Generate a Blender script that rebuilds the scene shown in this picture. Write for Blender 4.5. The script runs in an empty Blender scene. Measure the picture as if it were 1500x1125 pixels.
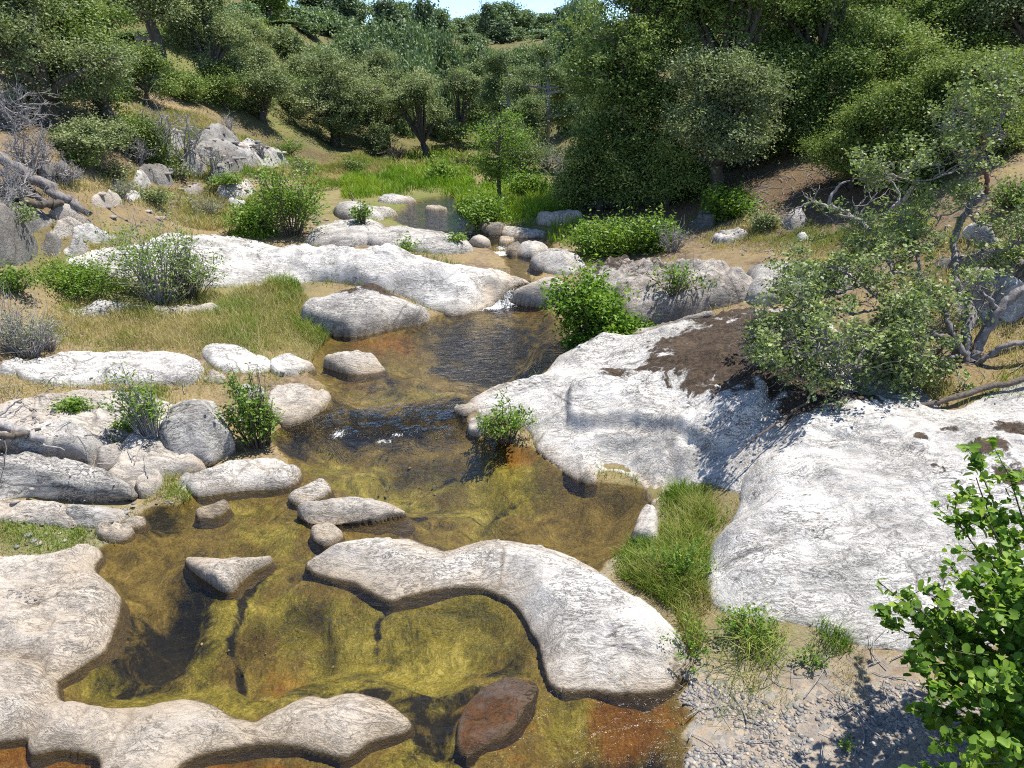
import bpy, math, random
import numpy as np
from mathutils import Vector, Matrix
R = math.radians
SC = bpy.context.scene
COL = SC.collection
# ------------------------------------------------------------------ camera, sky, sun, exposure
CAM_H, PITCH, FPX = 4.0, R(24.0), 1040.0
cam_d = bpy.data.cameras.new('camera'); cam = bpy.data.objects.new('camera', cam_d); COL.objects.link(cam)
cam.location = (0, 0, CAM_H); cam.rotation_euler = (R(90) - PITCH, 0, 0)
cam_d.sensor_width = 36.0; cam_d.lens = FPX / 1500.0 * 36.0; cam_d.clip_start = 0.05; cam_d.clip_end = 2000
SC.camera = cam
SUN_EL, SUN_AZ = R(68), R(58)          # azimuth clockwise from +Y
world = bpy.data.worlds.new('World'); SC.world = world; world.use_nodes = True
wn = world.node_tree.nodes; wl = world.node_tree.links
sky = wn.new('ShaderNodeTexSky'); sky.sky_type = 'NISHITA'; sky.sun_disc = False
sky.sun_elevation = SUN_EL; sky.sun_rotation = SUN_AZ; sky.altitude = 2500; sky.air_density = 0.8; sky.dust_density = 0.0; sky.ozone_density = 3.0
bg = wn['Background']; wl.new(sky.outputs[0], bg.inputs[0]); bg.inputs[1].default_value = 0.135
sd = bpy.data.lights.new('sun', 'SUN'); sd.energy = 4.1; sd.angle = R(0.5); sd.color = (1.0, 0.94, 0.84)
so = bpy.data.objects.new('sun', sd); COL.objects.link(so)
SDIR = Vector((math.sin(SUN_AZ) * math.cos(SUN_EL), math.cos(SUN_AZ) * math.cos(SUN_EL), math.sin(SUN_EL)))
so.rotation_euler = SDIR.to_track_quat('Z', 'Y').to_euler(); so.location = (20, 20, 40)
SC.view_settings.view_transform = 'Standard'; SC.view_settings.look = 'None'
SC.view_settings.exposure = 0.94; SC.view_settings.gamma = 1.0
SC.render.engine = 'CYCLES'
cy = SC.cycles; cy.max_bounces = 7; cy.diffuse_bounces = 3; cy.glossy_bounces = 2; cy.transmission_bounces = 3
cy.transparent_max_bounces = 8; cy.use_denoising = False; cy.filter_width = 1.1; cy.sample_clamp_direct = 3.0; cy.caustics_reflective = False; cy.caustics_refractive = False
cy.sample_clamp_indirect = 2.5

# ------------------------------------------------------------------ noise
def _h(ix, iy, iz, s):
    h = (ix.astype(np.int64) * 374761393 + iy.astype(np.int64) * 668265263 + iz.astype(np.int64) * 1274126177 + s * 974711) & 0xffffffff
    h = ((h ^ (h >> 13)) * 1274126177) & 0xffffffff
    h = (h ^ (h >> 16)) & 0xffffff
    return h.astype(np.float64) / 0xffffff
def vnoise(x, y, z=0.0, s=0):
    x, y, z = np.broadcast_arrays(np.asarray(x, float), np.asarray(y, float), np.asarray(z, float))
    ix, iy, iz = np.floor(x), np.floor(y), np.floor(z)
    fx, fy, fz = x - ix, y - iy, z - iz
    fx, fy, fz = [f * f * f * (f * (f * 6 - 15) + 10) for f in (fx, fy, fz)]
    r = 0
    for dx in (0, 1):
        for dy in (0, 1):
            for dz in (0, 1):
                w = (fx if dx else 1 - fx) * (fy if dy else 1 - fy) * (fz if dz else 1 - fz)
                r = r + w * _h(ix + dx, iy + dy, iz + dz, s)
    return r * 2 - 1
def fbm(x, y, z=0.0, s=0, o=4, g=0.5):
    a, t, f = 1.0, 0, 1.0
    for k in range(o):
        t = t + a * vnoise(np.asarray(x) * f + 17.3 * k, np.asarray(y) * f + 5.1 * k, np.asarray(z) * f, s + k); a *= g; f *= 2.03
    return t
def sstep(t):
    t = np.clip(t, 0, 1); return t * t * (3 - 2 * t)

# ------------------------------------------------------------------ photo ray helpers
SP, CP = math.sin(PITCH), math.cos(PITCH)
def ray(px, py):
    u = (np.asarray(px, float) - 750) / FPX; v = (562.5 - np.asarray(py, float)) / FPX
    return u, CP + v * SP, -SP + v * CP
def atz(px, py, z):
    dx, dy, dz = ray(px, py); t = (z - CAM_H) / dz
    return np.stack([dx * t, dy * t, np.zeros_like(dx * t) + z], -1)
def atY(px, py, Y):
    dx, dy, dz = ray(px, py); t = Y / dy
    return np.array([float(dx * t), float(Y), float(CAM_H + dz * t)])
def slant(Y, z): return Y * CP + (CAM_H - z) * SP      # depth along the view axis

# ------------------------------------------------------------------ polygons
def catmull(P, n=5):
    P = np.asarray(P, float); N = len(P); out = []
    for i in range(N):
        p0, p1, p2, p3 = P[i - 1], P[i], P[(i + 1) % N], P[(i + 2) % N]
        for k in range(n):
            t = k / n
            out.append(0.5 * (2 * p1 + (p2 - p0) * t + (2 * p0 - 5 * p1 + 4 * p2 - p3) * t * t + (3 * p1 - p0 - 3 * p2 + p3) * t ** 3))
    return np.array(out)
def sdf(poly, X, Y):
    """signed distance, positive inside"""
    X = np.asarray(X, float); shp = X.shape; X = X.ravel(); Y = np.asarray(Y, float).ravel()
    D = np.full(X.shape, 1e18); ins = np.zeros(X.shape, bool)
    A = poly; B = np.roll(poly, -1, 0)
    for a, b in zip(A, B):
        e = b - a; L = e @ e + 1e-18
        t = np.clip(((X - a[0]) * e[0] + (Y - a[1]) * e[1]) / L, 0, 1)
        D = np.minimum(D, (X - a[0] - t * e[0]) ** 2 + (Y - a[1] - t * e[1]) ** 2)
        c = (a[1] > Y) != (b[1] > Y)
        ins ^= c & (X < e[0] * (Y - a[1]) / (e[1] if e[1] != 0 else 1e-18) + a[0])
    D = np.sqrt(D)
    return np.where(ins, D, -D).reshape(shp)

# ------------------------------------------------------------------ creek outline and terrain
def zw(Y):
    """water level along the valley"""
    Y = np.asarray(Y, float)
    return 0.11 * sstep((Y - 7.35) / 0.9) + 0.34 * sstep((Y - 12.1) / 0.7) + 0.06 * sstep((Y - 16.2) / 0.5)
def zw_px(py):
    z = 0.0
    for _ in range(12): z = float(zw(atz(750, py, z)[1]))
    return z
CREEK_PX = [(-330, 1500), (-330, 1050), (-150, 900), (60, 880), (128, 822), (150, 800), (185, 786), (212, 745), (262, 738), (300, 715), (380, 700),
            (425, 680), (395, 640), (430, 612), (478, 598), (478, 566), (450, 545), (470, 505), (500, 485), (560, 478), (640, 462),
            (700, 450), (722, 436), (748, 412), (742, 385), (720, 366), (680, 358), (640, 346), (575, 322), (592, 302), (620, 290), (668, 288),
            (672, 310), (700, 322), (738, 334), (790, 348), (812, 362), (795, 384), (792, 405), (770, 425), (790, 445), (822, 470), (832, 500), (815, 530),
            (780, 556), (705, 580), (686, 604), (700, 640), (775, 655), (820, 690), (868, 708), (940, 715), (955, 745), (930, 800),
            (880, 835), (900, 960), (985, 985), (1008, 1003), (992, 1024), (1018, 1050), (1000, 1075), (1014, 1100), (1000, 1130), (1010, 1500)]
CREEK = catmull([atz(x, y, zw_px(y))[:2] for x, y in CREEK_PX], 4)
K = []
def kz(px, py, z): K.append(atz(px, py, z))
def kY(px, py, Y): K.append(atY(px, py, Y))
for a in [(850, 520, .22), (950, 500, .36), (1050, 520, .5), (1150, 540, .62), (1300, 560, .85), (1430, 530, 1.1), (1500, 520, 1.2), (900, 440, .4), (1100, 420, .85),
          (1250, 400, 1.15), (1480, 420, 1.5), (1000, 350, .9), (1150, 330, 1.3), (1300, 310, 1.7), (1480, 300, 2.3), (1250, 800, .35), (1100, 900, .16),
          (1200, 1000, .12), (1400, 1000, .25), (1500, 900, .4), (1480, 700, .7), (1100, 700, .35), (1000, 800, .12), (1030, 1100, .05), (1300, 1120, .14), (1600, 1100, .4),
          (430, 480, .3), (300, 460, .45), (100, 440, .75), (0, 450, 1.0), (100, 520, .55), (280, 530, .34), (0, 560, .65), (100, 600, .45), (200, 640, .26),
          (0, 640, .45), (50, 720, .25), (100, 790, .16), (0, 800, .22), (-150, 900, .3), (60, 380, 1.2), (200, 380, .85), (400, 350, .7), (600, 400, .55),
          (0, 300, 2.1), (100, 260, 2.2), (300, 300, 1.0), (300, 210, 2.2), (230, 150, 3.1), (400, 240, 1.3), (500, 300, .78), (760, 300, .62), (830, 320, .8)]: kz(*a)
for a in [(520, 235, 26), (460, 160, 34), (380, 45, 36), (300, 100, 28), (0, 100, 20), (0, 0, 30), (1180, 260, 15), (1450, 60, 22), (1500, 0, 28), (1350, 150, 18),
          (1000, 200, 24), (850, 252, 26), (700, 247, 27), (600, 255, 25), (750, 150, 50), (600, 120, 50), (900, 100, 45), (700, 62, 110), (400, 0, 60), (1000, 0, 60),
          (1500, -100, 45), (0, -100, 45), (700, 46, 160), (300, 30, 160), (1200, 30, 160), (-900, 100, 20), (2400, 100, 20), (-900, -100, 60), (2400, -100, 60)]: kY(*a)
for a in [(-6, -3, .5), (0, -3, .05), (6, -3, .6), (-12, 3, 1.2), (12, 3, 1.6), (0, 420, 9), (-600, 420, 12), (600, 420, 12), (-300, 160, 16), (300, 160, 16)]: K.append(np.array(a, float))
K = np.array(K)
def _dom(x, y): return 2.2 * x / (y + 6), np.log(y + 6)
_ku, _kw = _dom(K[:, 0], K[:, 1])
def _phi(r2): return np.where(r2 > 1e-12, 0.5 * r2 * np.log(r2 + 1e-12), 0)
_n = len(K)
_A = np.zeros((_n + 3, _n + 3)); _A[:_n, :_n] = _phi((_ku[:, None] - _ku) ** 2 + (_kw[:, None] - _kw) ** 2) + np.eye(_n) * 0.004
_A[:_n, _n:] = np.stack([np.ones(_n), _ku, _kw], 1); _A[_n:, :_n] = _A[:_n, _n:].T
_W = np.linalg.solve(_A, np.r_[K[:, 2], 0, 0, 0])
def tps(x, y):
    u, w = _dom(x, y); s = _W[_n] + _W[_n + 1] * u + _W[_n + 2] * w
    for i in range(_n): s = s + _W[i] * _phi((u - _ku[i]) ** 2 + (w - _kw[i]) ** 2)
    return s
POTS = []      # extra hollows in the creek bed: x, y, rx, ry, depth
def pxell(px, py, rx, ry, z=0.0):
    c = atz(px, py, z); a = atz(px + rx, py, z); b = atz(px, py - ry, z)
    return c[0], c[1], abs(a[0] - c[0]), abs(b[1] - c[1])
for (px, py, rx, ry, dp) in [(405, 925, 75, 62, .35), (330, 815, 60, 40, .12), (230, 900, 60, 60, .22), (650, 760, 120, 40, .3), (800, 730, 120, 40, .22), (700, 520, 110, 45, .3), (640, 930, 110, 60, .12), (690, 1060, 70, 60, .25), (620, 690, 120, 40, .25)]:
    POTS.append(pxell(px, py, rx, ry) + (dp,))
def terrain(x, y, fine=True):
    x = np.asarray(x, float); y = np.asarray(y, float)
    base = tps(x, y)
    d = sdf(CREEK, x, y); w = zw(y)
    if fine:
        far = sstep((y - 14) / 12)
        base = base + 0.035 * fbm(x * .9, y * .9, 0, 3, 4) * (1 + 3 * far)
    out = w + 0.015 + (np.maximum(base, w + .04) - w - .015) * sstep(-d / 1.1)
    dep = 0.26 * sstep(d / .55) + .05 * sstep(d / .08)
    if fine:
        dep = dep * (1 + .45 * fbm(x * 1.3, y * 1.3, 0, 9, 3)) + .02 * fbm(x * 6, y * 6, 0, 5, 3) * sstep(d / .3)
        for cx, cy, rx, ry, dp in POTS:
            q = np.sqrt(((x - cx) / rx) ** 2 + ((y - cy) / ry) ** 2)
            dep = dep + dp * (1 - sstep((q - .55) / .55))
    ins = w - .004 - np.maximum(dep, 0.0)
    return np.where(d > 0, ins, out)
def ground(x, y):
    """top of ground or water"""
    t = terrain(x, y); d = sdf(CREEK, x, y)
    return np.where(d > -.02, np.maximum(t, zw(y)), t)
_YS = np.geomspace(1.4, 140, 420)
def hit(P, fn=None):
    """pixels (x, y[, dz]) -> world points on the ground (raised by dz)"""
    fn = fn or ground
    P = [tuple(p) + (0.0,) * (3 - len(p)) for p in P]; P = np.array(P, float)
    dx, dy, dz = ray(P[:, 0], P[:, 1])
    T = _YS[None] / dy[:, None]
    X = dx[:, None] * T; Z = CAM_H + dz[:, None] * T
    G = fn(X, np.broadcast_to(_YS[None], X.shape)) + P[:, 2:3]
    below = Z <= G; k = np.argmax(below, 1); k = np.where(below.any(1), np.maximum(k, 1), len(_YS) - 1)
    i = np.arange(len(P)); e0 = (Z - G)[i, k - 1]; e1 = (Z - G)[i, k]
    f = np.clip(e0 / (e0 - e1 + 1e-12), 0, 1); Yh = _YS[k - 1] + f * (_YS[k] - _YS[k - 1]); t = Yh / dy
    return np.stack([dx * t, Yh, CAM_H + dz * t], 1)

# ------------------------------------------------------------------ mesh helpers
def np_mesh(name, V, F, attrs=None, smooth=True):
    """V Nx3, F MxK (all faces K-gons)"""
    m = bpy.data.meshes.new(name); V = np.asarray(V, np.float32); F = np.asarray(F, np.int32); k = F.shape[1]
    m.vertices.add(len(V)); m.vertices.foreach_set('co', V.ravel())
    m.loops.add(F.size); m.loops.foreach_set('vertex_index', F.ravel())
    m.polygons.add(len(F)); m.polygons.foreach_set('loop_start', np.arange(0, F.size, k, dtype=np.int32))
    m.polygons.foreach_set('loop_total', np.full(len(F), k, np.int32))
    m.polygons.foreach_set('use_smooth', np.full(len(F), smooth, bool))
    for n, a in (attrs or {}).items():
        at = m.attributes.new(n, 'FLOAT', 'POINT'); at.data.foreach_set('value', np.asarray(a, np.float32))
    m.update(calc_edges=True); m.validate(); return m
def link(name, mesh, mat, parent=None, loc=None):
    o = bpy.data.objects.new(name, mesh); COL.objects.link(o)
    if mat is not None: mesh.materials.append(mat)
    if parent is not None: o.parent = parent
    if loc is not None: o.location = loc
    return o
def tag(o, label, cat, group=None, kind=None):
    if label: o['label'] = label
    if cat: o['category'] = cat
    if group: o['group'] = group
    if kind: o['kind'] = kind
    return o
def empty(name, loc, label, cat, group=None):
    o = bpy.data.objects.new(name, None); COL.objects.link(o); o.location = loc; o.empty_display_size = .2
    return tag(o, label, cat, group)
class Tubes:
    def __init__(s): s.V = []; s.F = []; s.n = 0
    def add(s, P, r, k=6, rough=0.0, rng=None):
        P = np.asarray(P, float); n = len(P); r = np.broadcast_to(np.asarray(r, float), (n,))
        T = np.gradient(P, axis=0); T /= np.linalg.norm(T, axis=1)[:, None] + 1e-12
        up = np.where(np.abs(T[:, 2:3]) > .9, [[1., 0, 0]], [[0, 0, 1.]])
        A = np.cross(T, up); A /= np.linalg.norm(A, axis=1)[:, None] + 1e-12; B = np.cross(T, A)
        for i in range(1, n):
            if A[i] @ A[i - 1] < 0: A[i] *= -1; B[i] *= -1
        an = np.arange(k) / k * 2 * math.pi
        rr = r[:, None] * np.ones((1, k))
        if rough and rng is not None: rr = rr * (1 + rough * rng.normal(size=(1, k)) + rough * .6 * rng.normal(size=(n, k)))
        V = P[:, None] + rr[..., None] * (np.cos(an)[None, :, None] * A[:, None] + np.sin(an)[None, :, None] * B[:, None])
        b = s.n; s.V.append(V.reshape(-1, 3))
        i = np.arange(n - 1)[:, None] * k + np.arange(k)[None]; j = np.arange(n - 1)[:, None] * k + (np.arange(k)[None] + 1) % k
        s.F.append((np.stack([i, j, j + k, i + k], -1).reshape(-1, 4)) + b); s.n += n * k
    def mesh(s, name): return np_mesh(name, np.concatenate(s.V), np.concatenate(s.F))
def curve3(P, n=6):
    P = np.asarray(P, float); Q = np.vstack([2 * P[0] - P[1], P, 2 * P[-1] - P[-2]]); out = []
    for i in range(1, len(Q) - 2):
        p0, p1, p2, p3 = Q[i - 1:i + 3]
        for k in range(n):
            t = k / n; out.append(0.5 * (2 * p1 + (p2 - p0) * t + (2 * p0 - 5 * p1 + 4 * p2 - p3) * t * t + (3 * p1 - p0 - 3 * p2 + p3) * t ** 3))
    out.append(P[-1]); return np.array(out)
def leaves(rng, C, L, Wd, up=0.5, tint=None, shape=4, outward=None):
    """leaf faces at points C; L, Wd sizes; returns V, F, tint"""
    n = len(C); a = rng.normal(size=(n, 3)); a[:, 2] *= .6; a /= np.linalg.norm(a, axis=1)[:, None]
    nrm = rng.normal(size=(n, 3)); nrm[:, 2] = np.abs(nrm[:, 2]) + up
    if outward is not None: nrm += outward
    b = np.cross(nrm, a); b /= np.linalg.norm(b, axis=1)[:, None] + 1e-9
    c = np.cross(a, b)
    s = rng.uniform(.7, 1.25, (n, 1)); L = L * s; Wd = Wd * s
    if tint is None: tint = rng.uniform(0, 1, n)
    if shape == 4:
        V = np.stack([C - a * L / 2, C + b * Wd / 2 - a * L * .05, C + a * L / 2, C - b * Wd / 2 - a * L * .05], 1)
        F = np.arange(n * 4).reshape(n, 4)
        return V.reshape(-1, 3), F, np.repeat(tint, 4)
    # broad leaf: midrib of 3 points and 3 points each side, folded a little, 6 quads
    st = [-.5, -.32, 0.05, .5]; wd = [0, .42, .5, 0]
    fold = .12
    mid = [C + a * L * t + c * (-.10 * L * (t + .1) ** 2 * 2) for t in st]
    l1 = C + a * L * -.30 + b * Wd * .42 + c * fold * Wd; l2 = C + a * L * .10 + b * Wd * .48 + c * fold * Wd; l3 = C + a * L * .36 + b * Wd * .27 + c * fold * Wd * .6
    r1 = C + a * L * -.30 - b * Wd * .42 + c * fold * Wd; r2 = C + a * L * .10 - b * Wd * .48 + c * fold * Wd; r3 = C + a * L * .36 - b * Wd * .27 + c * fold * Wd * .6
    V = np.stack(mid + [l1, l2, l3, r1, r2, r3], 1)     # 0..3 mid, 4 5 6 left, 7 8 9 right
    q = np.array([[0, 1, 5, 4], [1, 2, 6, 5], [2, 3, 3, 6], [0, 7, 8, 1], [1, 8, 9, 2], [2, 9, 3, 3]])
    q = np.array([[0, 1, 5, 4], [1, 2, 6, 5], [0, 7, 8, 1], [1, 8, 9, 2], [2, 9, 3, 6]])
    F = (np.arange(n)[:, None, None] * 10 + q[None]).reshape(-1, 4)
    return V.reshape(-1, 3), F, np.repeat(tint, 10)

# ------------------------------------------------------------------ materials
class NT:
    def __init__(s, name):
        s.m = bpy.data.materials.new(name); s.m.use_nodes = True; s.t = s.m.node_tree; s.t.nodes.clear()
        s.out = s.t.nodes.new('ShaderNodeOutputMaterial')
    def n(s, typ, ins=None, **kw):
        nd = s.t.nodes.new('ShaderNode' + typ)
        for k, v in kw.items(): setattr(nd, k, v)
        for k, v in (ins or {}).items(): s.set(nd.inputs[k], v)
        return nd
    def set(s, sock, v):
        if isinstance(v, bpy.types.NodeSocket): s.t.links.new(v, sock)
        elif isinstance(v, bpy.types.Node): s.t.links.new(v.outputs[0], sock)
        elif isinstance(v, (tuple, list)) and len(v) == 3 and sock.type == 'RGBA': sock.default_value = (*v, 1)
        else: sock.default_value = v
    def pos(s): return s.n('NewGeometry').outputs['Position']
    def map(s, vec, scale, rot=(0, 0, 0)): return s.n('Mapping', {'Vector': vec, 'Scale': scale, 'Rotation': rot}).outputs[0]
    def noise(s, vec, scale, detail=5, rough=.55, dist=0.0): return s.n('TexNoise', {'Vector': vec, 'Scale': scale, 'Detail': detail, 'Roughness': rough, 'Distortion': dist}).outputs[0]
    def ramp(s, fac, stops, interp='LINEAR'):
        r = s.n('ValToRGB', {'Fac': fac}); cr = r.color_ramp; cr.interpolation = interp
        while len(cr.elements) < len(stops): cr.elements.new(.5)
        for e, (p, c) in zip(cr.elements, stops):
            e.position = p; e.color = (c, c, c, 1) if isinstance(c, (int, float)) else (*c, 1)
        return r.outputs[0]
    def mix(s, fac, a, b, mode='MIX'):
        nd = s.n('Mix', data_type='RGBA', blend_type=mode)
        s.set(nd.inputs[0], fac); s.set(nd.inputs[6], a); s.set(nd.inputs[7], b); return nd.outputs[2]
    def math(s, op, a, b=0.0, clamp=False):
        nd = s.n('Math', operation=op, use_clamp=clamp); s.set(nd.inputs[0], a); s.set(nd.inputs[1], b); return nd.outputs[0]
    def attr(s, name): return s.n('Attribute', attribute_name=name).outputs['Fac']
    def bump(s, h, strength, dist, normal=None):
        nd = s.n('Bump', {'Height': h, 'Strength': strength, 'Distance': dist})
        if normal is not None: s.set(nd.inputs['Normal'], normal)
        return nd.outputs[0]
    def done(s, sh): s.t.links.new(sh if isinstance(sh, bpy.types.NodeSocket) else sh.outputs[0], s.out.inputs[0]); return s.m

def granite(name, light, dark, streak=.6, tan=.0, rot=0.3, rough=.5, filmk=.6):
    t = NT(name); p0 = t.pos(); p = t.mix(.45, p0, t.n('TexNoise', {'Vector': p0, 'Scale': .9, 'Detail': 4}).outputs[1], 'ADD')
    big = t.noise(p, .9, 6, .6, .6)
    c = t.mix(t.ramp(big, [(.36, 0.0), (.52, 1.0)]), dark, light)
    # weathered grey film in drawn-out patches
    film = t.noise(t.map(p, (1.0, 2.0, 2.0), (0, 0, rot)), 1.5, 9, .7, .6)
    c = t.mix(t.math('MULTIPLY', t.ramp(film, [(.5, 0.0), (.62, 1.0)]), filmk), c, t.mix(.5, dark, (.2, .195, .19)))
    if tan: c = t.mix(t.math('MULTIPLY', t.ramp(t.noise(p, 2.1, 5, .6), [(.45, 0.0), (.7, 1.0)]), tan), c, (.43, .33, .235))
    # foliation: fine dark drawn-out streaks, broken up in patches
    s1 = t.noise(t.map(p, (1.6, 5.0, 6.0), (0.1, 0.15, rot)), 3.0, 10, .70, .9)
    l1 = t.ramp(s1, [(.0, 0.0), (.475, 0.0), (.497, 1.0), (.515, .0), (1.0, 0.0)])
    s2 = t.noise(t.map(p, (3.0, 9.0, 12.0), (0.1, -.1, rot + .5)), 6.0, 9, .72, .6)
    l2 = t.ramp(s2, [(.33, 1.0), (.44, 0.0)])
    pm = t.ramp(t.noise(p, 1.9, 5, .65), [(.42, .06), (.60, 1.0)])
    fine = t.noise(p, 60, 4, .75)
    l = t.math('MULTIPLY', t.math('MULTIPLY', t.math('MAXIMUM', l1, t.math('MULTIPLY', l2, .8)), pm), streak, True)
    c = t.mix(l, c, (.075, .07, .066))
    c = t.mix(t.math('MULTIPLY', t.ramp(fine, [(.38, 1.0), (.5, 0.0)]), .38), c, (.09, .085, .08))
    # cracks
    vor = t.n('TexVoronoi', {'Vector': t.mix(.12, p, t.n('TexNoise', {'Vector': p, 'Scale': 2.5, 'Detail': 5}).outputs[1], 'ADD'), 'Scale': .55}, feature='DISTANCE_TO_EDGE').outputs[0]
    ck = t.ramp(vor, [(.0, 1.0), (.012, 0.0)])
    ck = t.math('MAXIMUM', ck, t.math('MULTIPLY', t.ramp(t.noise(t.map(p, (.5, 2.2, 2.2), (0, 0, rot - .5)), 1.6, 9, .62, .7), [(0, 0), (.488, 0.0), (.5, 1.0), (.512, 0.0), (1, 0)]), 1.3))
    c = t.mix(t.math('MULTIPLY', ck, t.ramp(big, [(.45, 0.0), (.55, .7)])), c, (.05, .045, .04))
    # orange and pale lichen specks
    sp = t.noise(p, 9, 3, .6)
    c = t.mix(t.ramp(sp, [(.70, 0.0), (.74, .6)]), c, (.10, .085, .07))
    # brown lichen / moss crust where it grows
    ln = t.noise(p, 5, 9, .72, .4)
    lf = t.ramp(t.math('ADD', t.math('MULTIPLY', t.attr('lichen'), 1.0), t.math('MULTIPLY', t.math('SUBTRACT', ln, .5), 2.6)), [(.43, 0.0), (.58, 1.0)])
    lf = t.math('MULTIPLY', lf, t.ramp(t.attr('lichen'), [(.02, 0.0), (.15, 1.0)]))
    c = t.mix(lf, c, t.mix(t.ramp(t.noise(p, 22, 8, .8), [(.32, 0.0), (.68, 1.0)]), (.022, .017, .013), (.15, .105, .07)))
    # tan water mark and the dark wet rim along the water
    st = t.math('MULTIPLY', t.attr('stain'), t.math('ADD', .55, t.noise(p, 4, 5, .6)), True)
    c = t.mix(t.math('MULTIPLY', st, .8), c, t.mix(fine, (.36, .27, .17), (.50, .41, .29)))
    wet = t.math('MULTIPLY', t.attr('wet'), .85, True)
    c = t.mix(wet, c, (.10, .07, .04))
    h = t.math('ADD', t.math('MULTIPLY', s1, .8), t.math('ADD', t.math('MULTIPLY', fine, .25), t.math('MULTIPLY', film, .5)))
    h = t.math('SUBTRACT', h, t.math('MULTIPLY', l, .35)); h = t.math('ADD', h, t.math('MULTIPLY', lf, .3))
    b = t.n('BsdfPrincipled', {'Base Color': c, 'Roughness': t.math('SUBTRACT', .85, t.math('MULTIPLY', wet, .55)), 'Specular IOR Level': .3, 'Normal': t.bump(h, .9, .05)})
    return t.done(b)
G_WHITE = granite('pale_granite', (.74, .715, .675), (.50, .48, .45), .85, rot=.2, filmk=.6)
G_GREY = granite('grey_granite', (.60, .575, .535), (.35, .335, .315), 1.0, .12, rot=.1, filmk=.7)
G_TAN = granite('sandy_granite', (.60, .55, .485), (.42, .375, .32), .5, .45, rot=.0, filmk=.45)
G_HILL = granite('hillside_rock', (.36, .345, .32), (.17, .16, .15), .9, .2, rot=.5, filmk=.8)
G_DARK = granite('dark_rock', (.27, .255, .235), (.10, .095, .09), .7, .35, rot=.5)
G_RUST = granite('rusty_rock', (.12, .05, .014), (.035, .018, .009), .9, .0, rot=.9)
G_LICH = granite('lichened_granite', (.50, .46, .42), (.25, .215, .19), .7, .3, rot=-.3)

def leafmat(name, cols, trans=.32, rough=.55, spec=.3):
    t = NT(name); tn = t.attr('tint')
    c = t.ramp(tn, [(i / (len(cols) - 1), k) for i, k in enumerate(cols)])
    c = t.mix(.35, c, t.mix(t.noise(t.pos(), .8, 3), t.mix(1.0, c, (.45, .5, .4), 'MULTIPLY'), t.mix(1.0, c, (1.5, 1.45, 1.2), 'MULTIPLY')))
    d = t.n('BsdfPrincipled', {'Base Color': c, 'Roughness': rough, 'Specular IOR Level': spec})
    tr = t.n('BsdfTranslucent', {'Color': t.mix(1.0, c, (1.15, 1.3, .55), 'MULTIPLY')})
    return t.done(t.n('MixShader', {0: trans, 1: d.outputs[0], 2: tr.outputs[0]}))
L_OAK = leafmat('oak_leaves', [(0.070, 0.109, 0.032), (0.147, 0.217, 0.059), (0.243, 0.322, 0.097), (0.321, 0.359, 0.138)], .2, .6, .15)
L_OAKG = leafmat('grey_oak_leaves', [(0.125, 0.159, 0.081), (0.205, 0.254, 0.120), (0.301, 0.350, 0.173), (0.365, 0.381, 0.219)], .2, .6, .15)
L_LITE = leafmat('light_oak_leaves', [(0.097, 0.148, 0.038), (0.170, 0.234, 0.058), (0.242, 0.308, 0.089), (0.316, 0.333, 0.127)], .25, .6, .15)
L_WILL = leafmat('willow_leaves', [(.085, .159, .024), (.146, .256, .037), (.232, .342, .061), (.305, .390, .098)], .35, .5)
L_ALDER = leafmat('alder_leaves', [(.069, .140, .019), (.120, .228, .028), (.189, .316, .044), (.316, .430, .063)], .38, .5, .22)
L_MANZ = leafmat('manzanita_leaves', [(0.125, 0.158, 0.073), (0.200, 0.264, 0.095), (0.289, 0.356, 0.131), (0.364, 0.409, 0.218)], .22, .5)
L_CON = leafmat('conifer_needles', [(.063, .105, .063), (.115, .168, .095), (.178, .241, .126)], .1)
L_FAR = leafmat('haze_tinted_far_leaves', [(0.114, 0.172, 0.097), (0.194, 0.275, 0.132), (0.286, 0.367, 0.168)], .15)  # distance haze mixed into the leaf colour as a pale bluish tint
L_COTT = leafmat('cottonwood_leaves', [(0.109, 0.154, 0.073), (0.158, 0.220, 0.100), (0.218, 0.275, 0.132), (0.267, 0.308, 0.172)], .28)
L_GRASS = leafmat('grass_blades', [(.125, .23, .028), (.19, .29, .045), (.28, .33, .075), (.40, .34, .16), (.58, .49, .30)], .3, .6)
L_MEADOW = leafmat('lush_grass_blades', [(0.125, 0.240, 0.022), (0.200, 0.336, 0.033), (0.288, 0.408, 0.050), (0.375, 0.420, 0.088)], .35, .6)
def bark(name, a, b, sc=14):
    t = NT(name); p = t.pos(); n = t.noise(t.map(p, (1, 1, .25)), sc, 6, .65, .5)
    c = t.ramp(n, [(.3, a), (.65, b)])
    return t.done(t.n('BsdfPrincipled', {'Base Color': c, 'Roughness': .85, 'Normal': t.bump(n, .7, .03)}))
B_OAK = bark('oak_bark', (.035, .028, .022), (.13, .11, .09))
B_GREY = bark('dead_grey_wood', (.17, .155, .15), (.42, .40, .39), 20)
B_MTW = bark('manzanita_grey_bark', (.07, .06, .06), (.30, .275, .265), 22)
B_TWIG = bark('twig_bark', (.06, .045, .035), (.17, .14, .11), 30)
B_MANZ = bark('manzanita_bark', (.09, .055, .045), (.28, .24, .225), 16)
B_RED = bark('red_bark', (.09, .03, .02), (.20, .09, .06), 18)
B_PLANK = bark('weathered_planks', (.16, .13, .10), (.36, .31, .26), 12)

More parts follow.
